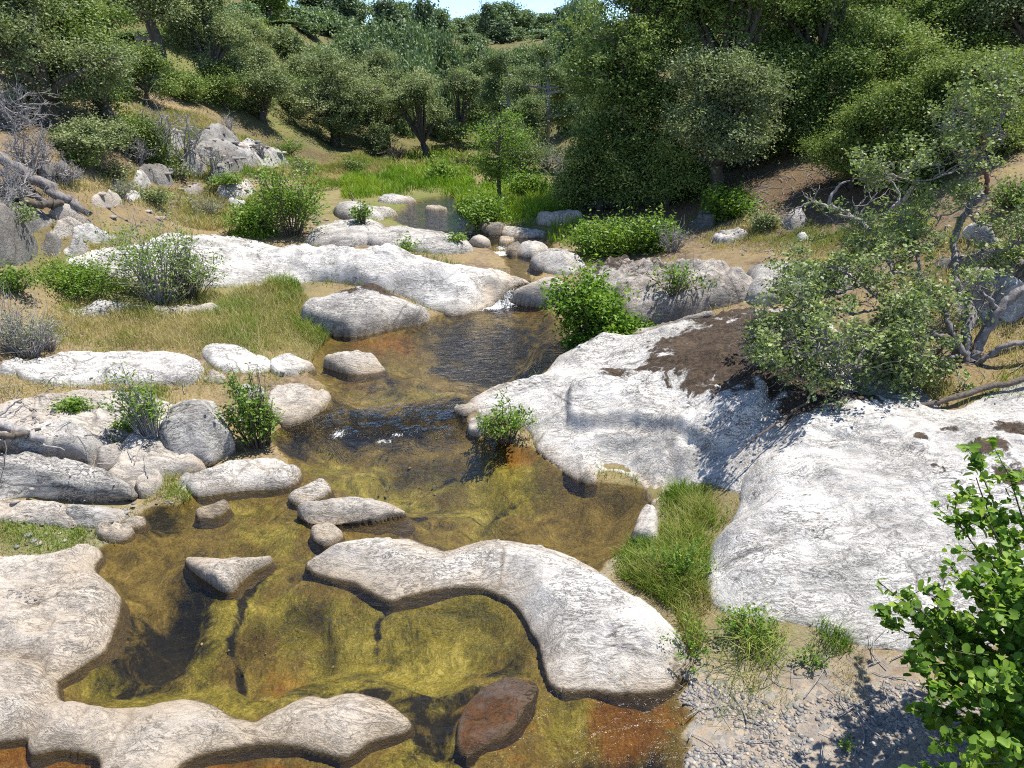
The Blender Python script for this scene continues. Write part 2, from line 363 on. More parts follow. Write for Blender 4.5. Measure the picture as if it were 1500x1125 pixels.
# ground: soil, straw thatch, creek bed
t = NT('ground_soil'); p = t.pos()
n1 = t.noise(p, 1.1, 8, .65); n2 = t.noise(p, 9, 6, .7); n3 = t.noise(p, 45, 4, .7)
soil = t.ramp(n2, [(.3, (.075, .052, .034)), (.5, (.19, .14, .095)), (.7, (.34, .275, .20))])
straw = t.ramp(t.noise(t.map(p, (5, 14, 5)), 6, 6, .75), [(.3, (.10, .075, .035)), (.45, (.24, .18, .09)), (.6, (.36, .28, .15)), (.72, (.46, .38, .22))])
c = t.mix(t.ramp(n1, [(.38, 0.0), (.58, 1.0)]), soil, straw)
c = t.mix(t.math('MULTIPLY', t.attr('green'), t.ramp(n2, [(.35, .35), (.6, 1.0)]), True), c, t.ramp(n3, [(.3, (.06, .10, .018)), (.7, (.17, .22, .045))]))
c = t.mix(t.math('MULTIPLY', t.attr('litter'), .85, True), c, t.ramp(n3, [(.35, (.03, .02, .013)), (.5, (.10, .065, .04)), (.68, (.24, .16, .10))]))
peb = t.n('TexVoronoi', {'Vector': p, 'Scale': 26}); pc = t.ramp(t.n('SeparateColor', {0: peb.outputs['Color']}).outputs[0], [(0, (.16, .16, .165)), (.4, (.33, .31, .28)), (.7, (.45, .37, .28)), (1, (.25, .27, .29))])
c = t.mix(t.math('MULTIPLY', t.attr('gravel'), .8, True), c, t.mix(t.ramp(n2, [(.38, 0.0), (.55, 1.0)]), (.33, .265, .205), pc))
# algae fibres on the bed, their pale threads standing in for caustic light
wp = t.mix(.35, p, t.n('TexNoise', {'Vector': p, 'Scale': 2.2, 'Detail': 4}).outputs[1], 'ADD')
fib = t.noise(wp, 3.0, 9, .72, 1.0); fib2 = t.noise(t.map(wp, (6, 2.0, 3), (0, 0, .6)), 8, 9, .78, 1.0); fib3 = t.noise(t.map(wp, (2, 5.0, 3), (0, 0, -.4)), 22, 5, .7, .5)
fm = t.math('ADD', t.math('MULTIPLY', fib, .38), t.math('ADD', t.math('MULTIPLY', fib2, .37), t.math('MULTIPLY', fib3, .25)))
bed = t.ramp(fm, [(.36, (.026, .02, .008)), (.46, (.11, .082, .026)), (.54, (.23, .175, .06)), (.64, (.44, .36, .16))])
alg = t.ramp(fm, [(.39, (.032, .031, .009)), (.46, (.125, .115, .025)), (.53, (.28, .25, .055)), (.62, (.56, .51, .20))])
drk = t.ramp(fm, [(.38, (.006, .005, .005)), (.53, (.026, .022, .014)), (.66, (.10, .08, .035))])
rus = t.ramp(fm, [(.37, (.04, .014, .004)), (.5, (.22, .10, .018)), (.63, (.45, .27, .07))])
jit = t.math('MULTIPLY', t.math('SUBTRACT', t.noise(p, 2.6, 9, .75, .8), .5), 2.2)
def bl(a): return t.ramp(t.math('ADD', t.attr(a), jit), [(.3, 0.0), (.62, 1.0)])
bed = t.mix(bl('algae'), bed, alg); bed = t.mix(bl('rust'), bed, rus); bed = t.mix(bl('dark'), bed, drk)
c = t.mix(t.attr('bed'), c, bed)
h = t.math('ADD', t.math('MULTIPLY', n2, .5), t.math('MULTIPLY', n3, .4)); h = t.mix(t.attr('bed'), h, fm)
M_GROUND = t.done(t.n('BsdfPrincipled', {'Base Color': c, 'Roughness': .92, 'Specular IOR Level': .15, 'Normal': t.bump(h, .8, .05)}))

# water: clear brown water with a rippled, fresnel-reflecting top and white water where it breaks
t = NT('creek_water'); p = t.pos(); ru = t.attr('rush')
w1 = t.noise(t.map(p, (1.0, 2.2, 1)), 2.6, 4, .55, 1.0); w2 = t.noise(t.map(p, (1.0, 1.8, 1)), 9, 4, .6, 1.5); w3 = t.noise(t.map(p, (1, 1.4, 1)), 30, 3, .6, .8)
hh = t.math('ADD', t.math('ADD', w1, t.math('MULTIPLY', w2, .35)), t.math('MULTIPLY', w3, t.math('ADD', .07, t.math('MULTIPLY', ru, .38))))
nb = t.bump(hh, t.math('ADD', .30, t.math('MULTIPLY', ru, .7), True), .10)
tr = t.n('BsdfTransparent', {'Color': (.88, .84, .66)}); gl = t.n('BsdfGlossy', {'Color': (1, 1, 1), 'Roughness': .05, 'Normal': nb})
fr = t.n('Fresnel', {'IOR': 1.4, 'Normal': nb})
sh = t.n('MixShader', {0: fr.outputs[0], 1: tr.outputs[0], 2: gl.outputs[0]})
fo = t.ramp(t.math('ADD', t.attr('foam'), t.math('MULTIPLY', t.math('SUBTRACT', t.noise(t.map(p, (2.2, 1, 1)), 16, 7, .75, .8), .5), 1.9)), [(.48, 0.0), (.72, .9)])
fo = t.math('MULTIPLY', fo, t.ramp(t.attr('foam'), [(.02, 0.0), (.2, 1.0)]))
fd = t.n('BsdfPrincipled', {'Base Color': (.82, .85, .88), 'Roughness': .5, 'Normal': nb})
M_WATER = t.done(t.n('MixShader', {0: fo, 1: sh.outputs[0], 2: fd.outputs[0]}))
t = NT('pebble_stone'); c = t.ramp(t.attr('tint'), [(0, (.09, .09, .095)), (.25, (.20, .20, .20)), (.45, (.30, .275, .25)), (.65, (.36, .29, .22)), (.85, (.17, .175, .18)), (1, (.50, .44, .36))])
c = t.mix(.4, c, t.mix(1.0, c, t.ramp(t.noise(t.pos(), 60, 4), [(.3, .4), (.7, 1.4)]), 'MULTIPLY'))
M_PEB = t.done(t.n('BsdfPrincipled', {'Base Color': c, 'Roughness': .8}))

# ------------------------------------------------------------------ rocks
ROCK_TOPS = []
def vsm(a):
    for _ in range(6): a = (a + np.roll(a, 1, 0) + np.roll(a, -1, 0) + np.roll(a, 1, 1) + np.roll(a, -1, 1)) / 5
    return a
def rock(name, label, pts, mat, H=.25, r=.25, tops=None, under=0.0, lichen=None, seed=0, steps=None, amp=.03, cat='rock', group=None, pw=2.0, facets=0, joints=5, ldz=.3, stain_k=1.0, dzs=1.0, grow_=.03, tilt=None, fs=1.0, sink=0.0):
    pts = [(q[0], q[1], (q[2] if len(q) > 2 else 0) * dzs) for q in pts]
    W3 = hit(pts); poly = catmull(W3[:, :2], 5)
    ymean = W3[:, 1].mean(); s = np.clip(.0026 * ymean, .012, .07)
    mg = .16
    x0, y0 = poly.min(0) - mg; x1, y1 = poly.max(0) + mg
    s = max(s, math.sqrt((x1 - x0) * (y1 - y0) / 60000.0))
    X, Y = np.meshgrid(np.arange(x0, x1 + s, s), np.arange(y0, y1 + s, s))
    wob = .35 * r
    D = sdf(poly, X + .026 * fs * fbm(X * 2.4, Y * 2.4, 0, seed + 40, 3) * min(1, r * 4), Y + .026 * fs * fbm(X * 2.4, Y * 2.4, 0, seed + 50, 3) * min(1, r * 4))
    D = D + grow_; B = ground(X, Y)
    if tops:
        Q = hit(tops); num = 0; den = 0
        zc = Q[:, 2]
        for q in Q:
            wgt = 1.0 / ((X - q[0]) ** 2 + (Y - q[1]) ** 2 + .07) ** 1.5; num = num + wgt * q[2]; den = den + wgt
        top = num / den
    else:
        top = B + H
        if tilt: top = top + tilt[0] * (X - W3[:, 0].mean()) + tilt[1] * (Y - W3[:, 1].mean())
    top = top + amp * fbm(X * 2.2, Y * 2.2, 0, seed, 5, .5) * fs + amp * .6 * np.abs(fbm(X * 1.1 + .3 * Y, Y * 3.4, 0, seed + 7, 4)) - amp * .3
    top = top + .35 * amp * fbm(X * 7, Y * 7, 0, seed + 11, 4, .55) + .5 * amp * (np.abs(fbm(X * 2.3 + Y * .6, Y * 5.5, 0, seed + 17, 4)) ** .7 - .5)
    if joints:
        jr = np.random.default_rng(seed + 900); sx, sy = np.ptp(poly[:, 0]), np.ptp(poly[:, 1]); mx, my = poly.mean(0)
        for _ in range(joints):
            a = jr.normal(0, .5) + (0 if jr.uniform() < .65 else 1.3); off = jr.uniform(-.45, .45)
            q = -(X - mx) * math.sin(a) + (Y - my) * math.cos(a) - off * (sy if abs(math.cos(a)) > .6 else sx) * .9 + .10 * fbm(X * 1.2, Y * 1.2, 0, seed + 33, 4) + .015 * fbm(X * 8, Y * 8, 0, seed + 34, 3)
            along = (X - mx) * math.cos(a) + (Y - my) * math.sin(a); lim_ = sstep(1.6 - np.abs(along / max(sx, sy) - jr.uniform(-.3, .3)) * 5)
            top = top - lim_ * (jr.uniform(.010, .028) * np.exp(-(q / .016) ** 2) + jr.uniform(-.022, .028) * sstep(q / .05 + .5) * np.exp(-np.abs(q) / .35))
    if facets:
        frng = np.random.default_rng(seed + 500); px_, py_ = poly.mean(0); hw_ = np.ptp(poly[:, 0]) / 2; hy_ = np.ptp(poly[:, 1]) / 2; hm = float((top - B).max())
        for _ in range(facets):
            a = frng.uniform(0, 2 * math.pi); u_ = ((X - px_) * math.cos(a) / hw_ + (Y - py_) * math.sin(a) / hy_) + .12 * fbm(X * 3, Y * 3, 0, seed + 21, 3)
            top = np.minimum(top, B + hm * (frng.uniform(.9, 1.1) - frng.uniform(.5, 1.3) * np.maximum(u_ - frng.uniform(-.1, .35), 0)))
    rv = r * np.clip(1 + .55 * fbm(X * 1.3, Y * 1.3, 0, seed + 31, 2), .45, 1.8)
    tt = np.clip(D / rv, 0, 1); prof = (1 - (1 - tt) ** pw) ** (1 / pw)
    Z = B + (np.maximum(top, B + .015) - B) * prof - sink
    for (sp, sh_, sr) in (steps or []):
        S3 = hit([tuple(q) if len(q) > 2 else (q[0], q[1], .3) for q in sp]); sd_ = sdf(catmull(S3[:, :2], 4), X, Y)
        Z = Z + sh_ * sstep((sd_ + sr / 2) / sr) * np.clip(D / .1, 0, 1)
    Z = np.where(D < 0, B + D * 3.2 - .01 - sink, Z)
    if under:
        gy, gx = np.gradient(D, s); k = under * (1 - prof) ** 1.3 * np.clip(1 + D / .05, 0, 1); gx = vsm(gx); gy = vsm(gy)
        XX = X + gx * k; YY = Y + gy * k
    else: XX, YY = X, Y
    stain = np.zeros_like(X); wet = np.zeros_like(X)
    cd = sdf(CREEK, X, Y); nearw = np.clip(1 + (cd) / .35, 0, 1); dz = Z - zw(Y)
    stain = nearw * np.exp(-np.maximum(dz, 0) / (.11 + .05 * fbm(X * 2, Y * 2, 0, 77, 3))); wet = nearw * (1 - sstep((dz - .006) / .014))
    stain = stain * stain_k
    li = np.zeros_like(X)
    for (px, py, rx, ry, a) in (lichen or []):
        h0 = hit([(px, py, ldz), (px + rx, py, ldz), (px, py - ry, ldz)]); wx = abs(h0[1, 0] - h0[0, 0]); wy = abs(h0[2, 1] - h0[0, 1])
        li = np.maximum(li, a * np.exp(-(((X - h0[0, 0]) / wx) ** 2 + ((Y - h0[0, 1]) / wy) ** 2) ** 1.5 * .7))
    lm = sstep((li + 1.3 * .5 * fbm(X * 5, Y * 5, 0, seed + 60, 4) - .38) / .2); Z = Z + lm * (.010 + .012 * np.abs(fbm(X * 16, Y * 16, 0, seed + 61, 3)))
    ok = D > -mg * .8
    idx = np.arange(X.size).reshape(X.shape)
    F = np.stack([idx[:-1, :-1], idx[:-1, 1:], idx[1:, 1:], idx[1:, :-1]], -1)[ok[:-1, :-1] & ok[1:, 1:] & ok[:-1, 1:] & ok[1:, :-1]]
    used = np.unique(F); re = np.full(X.size, -1); re[used] = np.arange(len(used))
    c = np.array([X.ravel()[used].mean(), Y.ravel()[used].mean(), 0]); c[2] = float(ground(c[0], c[1]))
    V = np.stack([XX.ravel(), YY.ravel(), Z.ravel()], 1)[used] - c
    o = link(name, np_mesh(name, V, re[F], dict(stain=stain.ravel()[used], wet=wet.ravel()[used], lichen=li.ravel()[used])), mat, loc=c)
    ROCK_TOPS.append((poly, X, Y, Z, x0, y0, s))
    return tag(o, label, cat, group)
def surf(x, y):
    """highest of ground and rock tops at single points"""
    x = np.atleast_1d(np.asarray(x, float)); y = np.atleast_1d(np.asarray(y, float)); z = ground(x, y)
    for poly, X, Y, Z, x0, y0, s in ROCK_TOPS:
        j = np.round((x - x0) / s).astype(int); i = np.round((y - y0) / s).astype(int)
        m = (i >= 0) & (j >= 0) & (i < Z.shape[0]) & (j < Z.shape[1])
        if m.any(): z[m] = np.maximum(z[m], Z[i[m], j[m]])
    return z
# ------------------------------------------------------------------ the rocks
SL = 'bare granite slabs along the creek'; BO = 'boulders beside the creek'
rock('granite_slab', 'broad rippled pale slab with dark brown lichen cap sloping from manzanita to creek',
     [(690, 590), (720, 572), (770, 562), (800, 545), (828, 522), (870, 508), (930, 497), (1000, 480, .05), (1040, 458, .15), (1080, 440, .25), (1140, 428, .3), (1210, 440, .25), (1260, 520, .12),
      (1320, 590), (1300, 650), (1200, 690), (1130, 700), (1100, 712), (1084, 722), (1030, 708), (985, 716), (968, 722), (958, 735), (945, 718), (925, 697), (900, 687), (873, 690), (868, 706), (842, 698), (812, 678), (788, 655), (778, 630), (745, 612), (705, 604)],
     G_WHITE, r=.5, pw=1.25, tops=[(740, 590, .12), (800, 600, .2), (850, 545, .22), (860, 640, .22), (920, 560, .3), (1000, 510, .4), (1080, 500, .5), (1160, 470, .42), (1180, 560, .38), (1100, 600, .34), (1010, 640, .30), (930, 650, .25), (1060, 680, .22), (960, 700, .18)],
     lichen=[(1075, 525, 125, 52, 1.2), (965, 545, 45, 16, .9), (1180, 590, 50, 22, 1.0), (900, 557, 22, 9, .85), (1130, 490, 70, 45, 1.0), (1060, 455, 70, 22, .9), (1150, 560, 70, 26, 1.0), (1200, 560, 50, 30, .9), (1000, 510, 60, 18, .9)],
     steps=[([(832, 590), (838, 562), (880, 550), (930, 552), (960, 545), (1020, 560), (1100, 560), (1120, 600), (1050, 640), (985, 622), (930, 612), (880, 616), (838, 612)], .15, .10),
            ([(880, 640), (930, 630), (985, 640), (1000, 690), (970, 720), (945, 690), (905, 672)], -.09, .14)], seed=1, amp=.035, group=SL)
rock('granite_slab', 'largest nearly white streaked slab below the manzanita, behind the leafy bush at lower right',
     [(1085, 705), (1104, 672), (1130, 625), (1190, 570, .05), (1290, 525, .08), (1380, 585, .1), (1450, 570, .1), (1560, 540, .1), (1680, 700), (1640, 850), (1420, 945), (1310, 945), (1250, 940), (1180, 915), (1100, 905), (1052, 888), (1038, 850), (1048, 800), (1074, 770), (1083, 740)],
     G_WHITE, r=.42, pw=1.25, tops=[(1140, 715, .30), (1170, 650, .33), (1200, 600, .36), (1260, 590, .36), (1250, 690, .33), (1400, 690, .36), (1150, 800, .28), (1300, 800, .3), (1450, 800, .3), (1130, 880, .12), (1260, 900, .12), (1400, 900, .15), (1480, 640, .3)],
     lichen=[(1165, 588, 85, 24, 1.05), (1260, 575, 50, 14, .8), (1375, 690, 16, 9, .75), (1450, 655, 40, 15, .75), (1490, 605, 50, 22, .7), (1395, 625, 18, 8, .65), (1350, 640, 12, 7, .7), (1480, 690, 30, 20, .7)], seed=2, amp=.03, group=SL,
     steps=[([(1090, 700), (1120, 672), (1180, 660), (1200, 690), (1170, 715), (1130, 720), (1100, 735)], -.05, .16), ([(1050, 780), (1110, 765), (1180, 775), (1200, 800), (1120, 800), (1060, 815)], -.03, .12)])
rock('granite_slab', 'pale serpentine slab curving round the olive pool in the foreground',
     [(458, 830), (490, 806), (530, 789, .08), (585, 780, .1), (625, 797, .07), (652, 802, .07), (700, 783, .12), (745, 780, .14), (800, 790, .14), (860, 812, .14), (905, 842, .14), (950, 872, .14), (985, 906, .1), (1000, 950), (985, 1002), (900, 1008), (815, 1006), (800, 970), (785, 930), (760, 892), (730, 870), (690, 860), (640, 862), (600, 868), (565, 875), (520, 852)],
     G_WHITE, r=.40, pw=1.22, tops=[(520, 812, .15), (590, 798, .19), (640, 826, .12), (700, 800, .2), (780, 808, .24), (860, 850, .28), (930, 910, .27), (860, 930, .2), (900, 985, .13), (760, 845, .15)], seed=3, amp=.022, group=SL)
rock('granite_slab', 'low buff slab stretching along the bottom edge between two pools',
     [(-120, 1095), (-120, 950), (30, 968), (70, 1000), (85, 1032), (140, 1042), (200, 1040), (265, 1030), (310, 1042), (370, 1065), (400, 1050), (450, 1025), (482, 1031), (520, 1018), (570, 1035), (600, 1056), (588, 1070), (540, 1085), (500, 1106), (440, 1090), (380, 1086), (330, 1096), (270, 1112), (238, 1150), (165, 1150), (147, 1108), (95, 1098), (52, 1102), (45, 1080), (0, 1085)],
     G_TAN, r=.26, pw=1.25, tops=[(0, 1010, .16), (100, 1065, .12), (200, 1070, .14), (300, 1072, .12), (380, 1076, .08), (450, 1055, .13), (540, 1055, .13), (190, 1110, .1)], seed=4, amp=.02, group=SL)
rock('granite_slab', 'smooth grey slab with pebble hollows beside the bright green grass at the left edge',
     [(-120, 830), (0, 822), (60, 816), (100, 808), (138, 805), (146, 815), (130, 836), (158, 860), (170, 890), (160, 930), (140, 960), (100, 985), (68, 1000), (40, 975), (-120, 965)],
     G_TAN, r=.34, pw=1.25, tops=[(20, 900, .22), (90, 880, .18), (120, 930, .15), (60, 850, .15), (40, 950, .17)], seed=5, amp=.02, group=SL,
     steps=[([(20, 890), (45, 878), (72, 885), (62, 902), (25, 905)], -.035, .05), ([(28, 862), (48, 858), (58, 866), (35, 873)], -.03, .05)])
# left bank boulders
rock('granite_slab', 'flat sandy pale slab behind the left boulders with small green weeds', [(-80, 640), (0, 600), (60, 580, .06), (170, 575, .06), (260, 600), (250, 650), (170, 650), (60, 655)], G_TAN, H=.10, r=.3, seed=11, group=SL)
rock('boulder', 'squared grey block in driftwood behind the long boulder at the left edge', [(-20, 650), (0, 622, .25), (90, 607, .3), (150, 617, .3), (162, 640, .22), (155, 665), (135, 692), (100, 690), (40, 690)], G_GREY, H=.34, r=.14, pw=2.6, under=.12, facets=4, seed=12, group=BO)
rock('boulder', 'dark shaded wedge rock filling the gap between left boulders', [(130, 690), (150, 650, .15), (178, 640, .2), (182, 665, .1), (168, 700), (140, 705)], G_LICH, H=.24, r=.12, under=.08, facets=4, seed=13, group=BO)
rock('granite_slab', 'tan flat rock with dead twigs beneath the domed boulder', [(160, 705), (185, 650, .08), (215, 625, .1), (250, 640, .1), (300, 690), (250, 695), (220, 702)], G_TAN, H=.14, r=.14, seed=14, group=SL)
rock('boulder', 'long rounded grey boulder with an orange lichen spot at the left edge', [(-90, 742), (-100, 690, .2), (0, 648, .3), (50, 640, .33), (95, 650, .32), (150, 675, .26), (190, 690, .2), (208, 708, .12), (206, 735), (180, 745), (100, 742), (0, 738)], G_GREY, H=.36, r=.3, under=.16, facets=4, seed=15, amp=.03, group=BO,
     tops=[(20, 680, .36), (100, 685, .34), (160, 705, .26), (60, 700, .36), (-60, 700, .35), (190, 720, .2)])
rock('boulder', 'low tan ledge under the long boulder beside green grass', [(-80, 765), (0, 740), (60, 740), (100, 748), (110, 770), (60, 765), (0, 762)], G_TAN, H=.08, r=.08, facets=4, seed=16, group=BO)
rock('boulder', 'small oblong grey stone wedged under the long boulder', [(100, 765), (105, 745, .05), (140, 740, .08), (175, 745, .06), (186, 760), (170, 772), (130, 773)], G_GREY, H=.12, r=.09, under=.03, facets=4, seed=17, group=BO)
rock('stone', 'egg shaped tan stone at the water edge beside green grass', [(146, 783), (152, 774, .04), (168, 771, .05), (186, 774, .04), (190, 783), (178, 791), (158, 791)], G_TAN, H=.08, r=.07, seed=18, group=BO)
rock('stone', 'rounded tan stone under the drooping grass tuft beside the long boulder', [(205, 715), (212, 700, .06), (232, 698, .06), (236, 712), (225, 725), (210, 728)], G_TAN, H=.1, r=.07, seed=19, group=BO)
rock('boulder', 'domed pale boulder leaning between two thin shrubs on the left bank', [(228, 660), (236, 620, .22), (238, 580, .4), (275, 558, .5), (310, 558, .5), (335, 580, .45), (350, 620, .3), (355, 655, .1), (340, 675), (310, 690), (275, 690), (245, 682)], G_GREY, H=.5, r=.32, under=.16, facets=4, seed=20, amp=.04, group=BO,
     tops=[(285, 600, .55), (270, 640, .5), (320, 640, .42), (300, 575, .52)])
rock('granite_slab', 'smooth half moon slab at the waterline below the domed boulder', [(275, 712), (290, 690, .1), (340, 668, .14), (400, 663, .14), (432, 680, .1), (440, 695), (425, 710), (380, 715), (330, 722), (295, 725)], G_WHITE, H=.16, r=.2, pw=1.6, seed=21, group=SL)
rock('stone', 'half sunken speckled grey stone in brown water below the half moon slab', [(425, 730), (440, 715, .03), (465, 706, .04), (480, 712, .03), (470, 728), (440, 738)], G_GREY, H=.07, r=.1, seed=22, group=BO)
rock('stone', 'small black wet stone in the shallows under the half moon slab', [(292, 750), (305, 740, .03), (325, 738, .03), (332, 745), (318, 755), (300, 757)], G_DARK, H=.06, r=.07, seed=23, group=BO)
rock('boulder', 'flat pointed slab stone standing in the olive pool', [(434, 757), (450, 742, .06), (485, 730, .08), (530, 725, .1), (575, 730, .08), (593, 745, .04), (585, 757), (545, 765), (490, 771), (455, 769)], G_GREY, H=.15, r=.15, under=.05, facets=2, seed=24, group=BO)
rock('stone', 'little orange tinted stone beside the flat pointed slab stone', [(460, 785), (462, 772, .03), (478, 769, .04), (494, 777, .03), (496, 788), (482, 797), (470, 795)], G_TAN, H=.08, r=.05, seed=25, group=BO)
rock('boulder', 'triangular buff rock lying in the channel of the lower pool', [(278, 822), (290, 817, .04), (330, 822, .06), (360, 826, .05), (395, 822), (370, 835), (350, 850), (340, 864), (325, 862), (305, 848)], G_TAN, H=.1, r=.1, facets=4, seed=26, group=BO)
rock('boulder', 'rusty brown wet rock nearly awash at the bottom of the olive pool', [(668, 1090), (672, 1050), (700, 1020), (730, 995, .02), (755, 990, .03), (790, 1005), (785, 1025), (765, 1045), (745, 1075), (700, 1100), (680, 1110)], G_RUST, H=.035, r=.2, pw=1.5, stain_k=0, grow_=.0, joints=3, seed=27, amp=.03, group=BO)
rock('boulder', 'white knobbly rock in midstream above the riffle', [(478, 538), (485, 524, .1), (505, 518, .14), (540, 520, .13), (558, 532, .08), (563, 543), (545, 548), (510, 547)], G_TAN, H=.2, r=.14, facets=4, seed=28, amp=.05, group=BO)
rock('granite_slab', 'tongue of pale slab entering the stream beside the dark twiggy shrub', [(395, 600), (405, 570, .08), (440, 565, .08), (470, 572, .06), (482, 580), (470, 598), (445, 615), (415, 622)], G_TAN, H=.12, r=.16, seed=29, group=SL)
rock('granite_slab', 'small rounded slab edge at the water beside straw grass', [(400, 545), (402, 527, .06), (430, 523, .07), (452, 533, .04), (454, 542), (430, 550), (410, 550)], G_WHITE, H=.12, r=.12, seed=30, group=SL)
rock('granite_slab', 'pale slab fragment half hidden in straw grass behind the leafy shrub', [(300, 520), (306, 507, .05), (335, 504, .06), (365, 512, .06), (395, 530, .03), (390, 545), (350, 545), (320, 540)], G_WHITE, H=.1, r=.14, seed=31, group=SL)
rock('granite_slab', 'wide flat pale slab lying in dry grass on the left bank', [(25, 545), (60, 525, .06), (110, 512, .1), (190, 509, .1), (250, 513, .08), (285, 525, .05), (292, 550), (270, 565), (200, 562), (120, 565), (60, 562)], G_WHITE, H=.12, r=.25, seed=32, group=SL)
rock('boulder', 'low grey rock with a dark crack in grass under the willow shrub', [(95, 455), (97, 442, .12), (135, 437, .15), (165, 440, .13), (185, 435, .14), (210, 440, .1), (211, 450), (180, 455), (150, 462), (115, 462)], G_GREY, H=.18, r=.15, facets=4, seed=33, group=BO)
rock('granite_slab', 'low strip of pale rock showing through straw in front of the willow shrub', [(222, 458), (232, 447, .04), (270, 445, .05), (310, 447, .04), (320, 455), (280, 460), (240, 464)], G_TAN, H=.07, r=.15, seed=34, group=SL)
rock('granite_slab', 'long sloping white slab across the left bank down to the small cascade',
     [(100, 385), (130, 352, .2), (200, 338, .25), (260, 325, .25), (330, 335, .25), (420, 345, .3), (500, 350, .3), (600, 352, .3), (660, 365, .3), (720, 378, .25), (760, 392, .2), (774, 407, .1), (765, 415), (738, 428), (706, 452), (672, 462), (645, 456), (605, 438), (545, 422), (470, 412), (400, 420), (330, 420), (240, 420), (150, 400)],
     G_WHITE, r=.9, pw=1.5, tops=[(150, 365, .2), (250, 360, .3), (340, 380, .28), (430, 390, .3), (520, 400, .3), (600, 398, .33), (680, 408, .35), (740, 405, .35), (660, 430, .2), (560, 370, .42), (450, 360, .4), (650, 385, .42), (400, 415, .15)], seed=35, amp=.06, group=SL,
     steps=[([(440, 380), (560, 372), (640, 385), (690, 398), (720, 425), (680, 425), (620, 405), (520, 400)], .12, .3), ([(700, 400), (725, 400), (722, 425), (700, 440)], -.15, .2)])
rock('boulder', 'big pale boulder with dark cap and shadowed undercut beside the upper pool', [(488, 492), (460, 474, .1), (440, 448, .3), (444, 420, .45), (480, 412, .5), (525, 403, .56), (562, 405, .56), (592, 422, .42), (614, 445, .22), (628, 464, .03), (615, 474), (575, 482), (530, 492)], G_GREY, ldz=.56, H=.66, r=.22, under=.05, facets=0, joints=3, seed=36, amp=.025, group=BO, fs=.8, grow_=.05, pw=1.6,
     tops=[(500, 416, .50), (545, 408, .60), (462, 432, .38), (500, 440, .42), (540, 445, .44), (520, 468, .28), (580, 440, .36), (575, 462, .24), (608, 455, .16), (480, 462, .26)], lichen=[(552, 408, 34, 10, 1.1), (500, 413, 26, 7, 1.0)])
# around the small cascade and the far pond
rock('boulder', 'pale rounded rock on the right side of the small cascade', [(752, 440), (765, 425, .15), (785, 408, .3), (800, 398, .35), (835, 400, .3), (848, 425, .1), (840, 445), (800, 449), (770, 446)], G_TAN, H=.38, r=.3, facets=4, seed=40, group=BO)
rock('boulder', 'blocky pale rocks behind the cascade beside the alder shrub', [(778, 390), (795, 372, .15), (820, 362, .25), (848, 362, .25), (860, 385, .1), (840, 402), (805, 400)], G_GREY, H=.32, r=.25, facets=4, seed=41, group=BO)
rock('boulder', 'rounded white stone between cascade pool and far pond', [(757, 372), (764, 360, .1), (778, 355, .16), (798, 359, .12), (803, 368), (790, 377), (770, 377)], G_WHITE, H=.22, r=.2, facets=4, seed=42, group=BO)
rock('boulder', 'tan wedge boulder at the lip of the far pond', [(678, 356), (682, 348, .12), (692, 343, .18), (712, 350, .14), (721, 358, .06), (718, 364), (700, 363)], G_TAN, H=.24, r=.2, under=.1, facets=4, seed=43, group=BO)
rock('stone', 'thin tilted brown stone in the trickle below the far pond', [(733, 352), (740, 347, .05), (751, 346, .06), (752, 352), (740, 357)], G_TAN, H=.12, r=.1, seed=44, group=BO)
rock('stone', 'dark wet stone in the trickle beside the rounded white stone', [(744, 372), (748, 360, .08), (756, 357, .08), (762, 364), (756, 374)], G_DARK, H=.14, r=.12, seed=45, group=BO)
rock('granite_slab', 'flat grey slab along the near edge of the far pond', [(535, 356), (552, 338, .08), (590, 331, .1), (630, 338, .1), (662, 346, .06), (682, 356), (690, 370), (640, 372), (580, 366)], G_GREY, H=.16, r=.3, seed=46, group=SL)
rock('granite_slab', 'low pale shelf under the young tree on the far pond shore', [(735, 338), (745, 333, .05), (775, 334, .08), (797, 340, .04), (794, 346), (765, 348), (742, 346)], G_WHITE, H=.12, r=.2, seed=47, group=SL)
rock('stone', 'dark stone cluster at the foot of the young tree by the pond', [(703, 334), (712, 329, .06), (732, 331, .08), (742, 336), (730, 342), (712, 341)], G_DARK, H=.18, r=.15, seed=48, group=BO)
rock('granite_slab', 'layered pale slab in lush grass right of the young tree', [(786, 326), (795, 315, .12), (820, 309, .18), (845, 310, .18), (853, 318, .1), (848, 328), (815, 330)], G_TAN, H=.24, r=.2, seed=49, group=SL)
rock('stone', 'flat grey slab islet in the middle of the far pond', [(624, 306), (635, 301, .04), (650, 303, .04), (652, 307), (638, 309)], G_GREY, H=.09, r=.2, seed=50, group=BO)
rock('granite_slab', 'pale slab spit on the left shore of the far pond', [(555, 296), (568, 284, .1), (590, 287, .1), (607, 293, .04), (600, 297), (575, 298)], G_GREY, H=.16, r=.3, seed=51, group=SL)
rock('granite_slab', 'stepped pale outcrop between the green bush and far pond', [(490, 312), (500, 300, .15), (530, 297, .2), (555, 305, .15), (580, 312, .06), (570, 318), (535, 320), (505, 322)], G_GREY, H=.24, r=.3, seed=52, group=SL)
rock('granite_slab', 'grey slab shelf behind the bare sapling near the far pond', [(450, 356), (480, 328, .1), (520, 320, .14), (550, 326, .12), (565, 336, .05), (555, 352), (510, 362)], G_GREY, H=.18, r=.25, seed=53, group=SL)
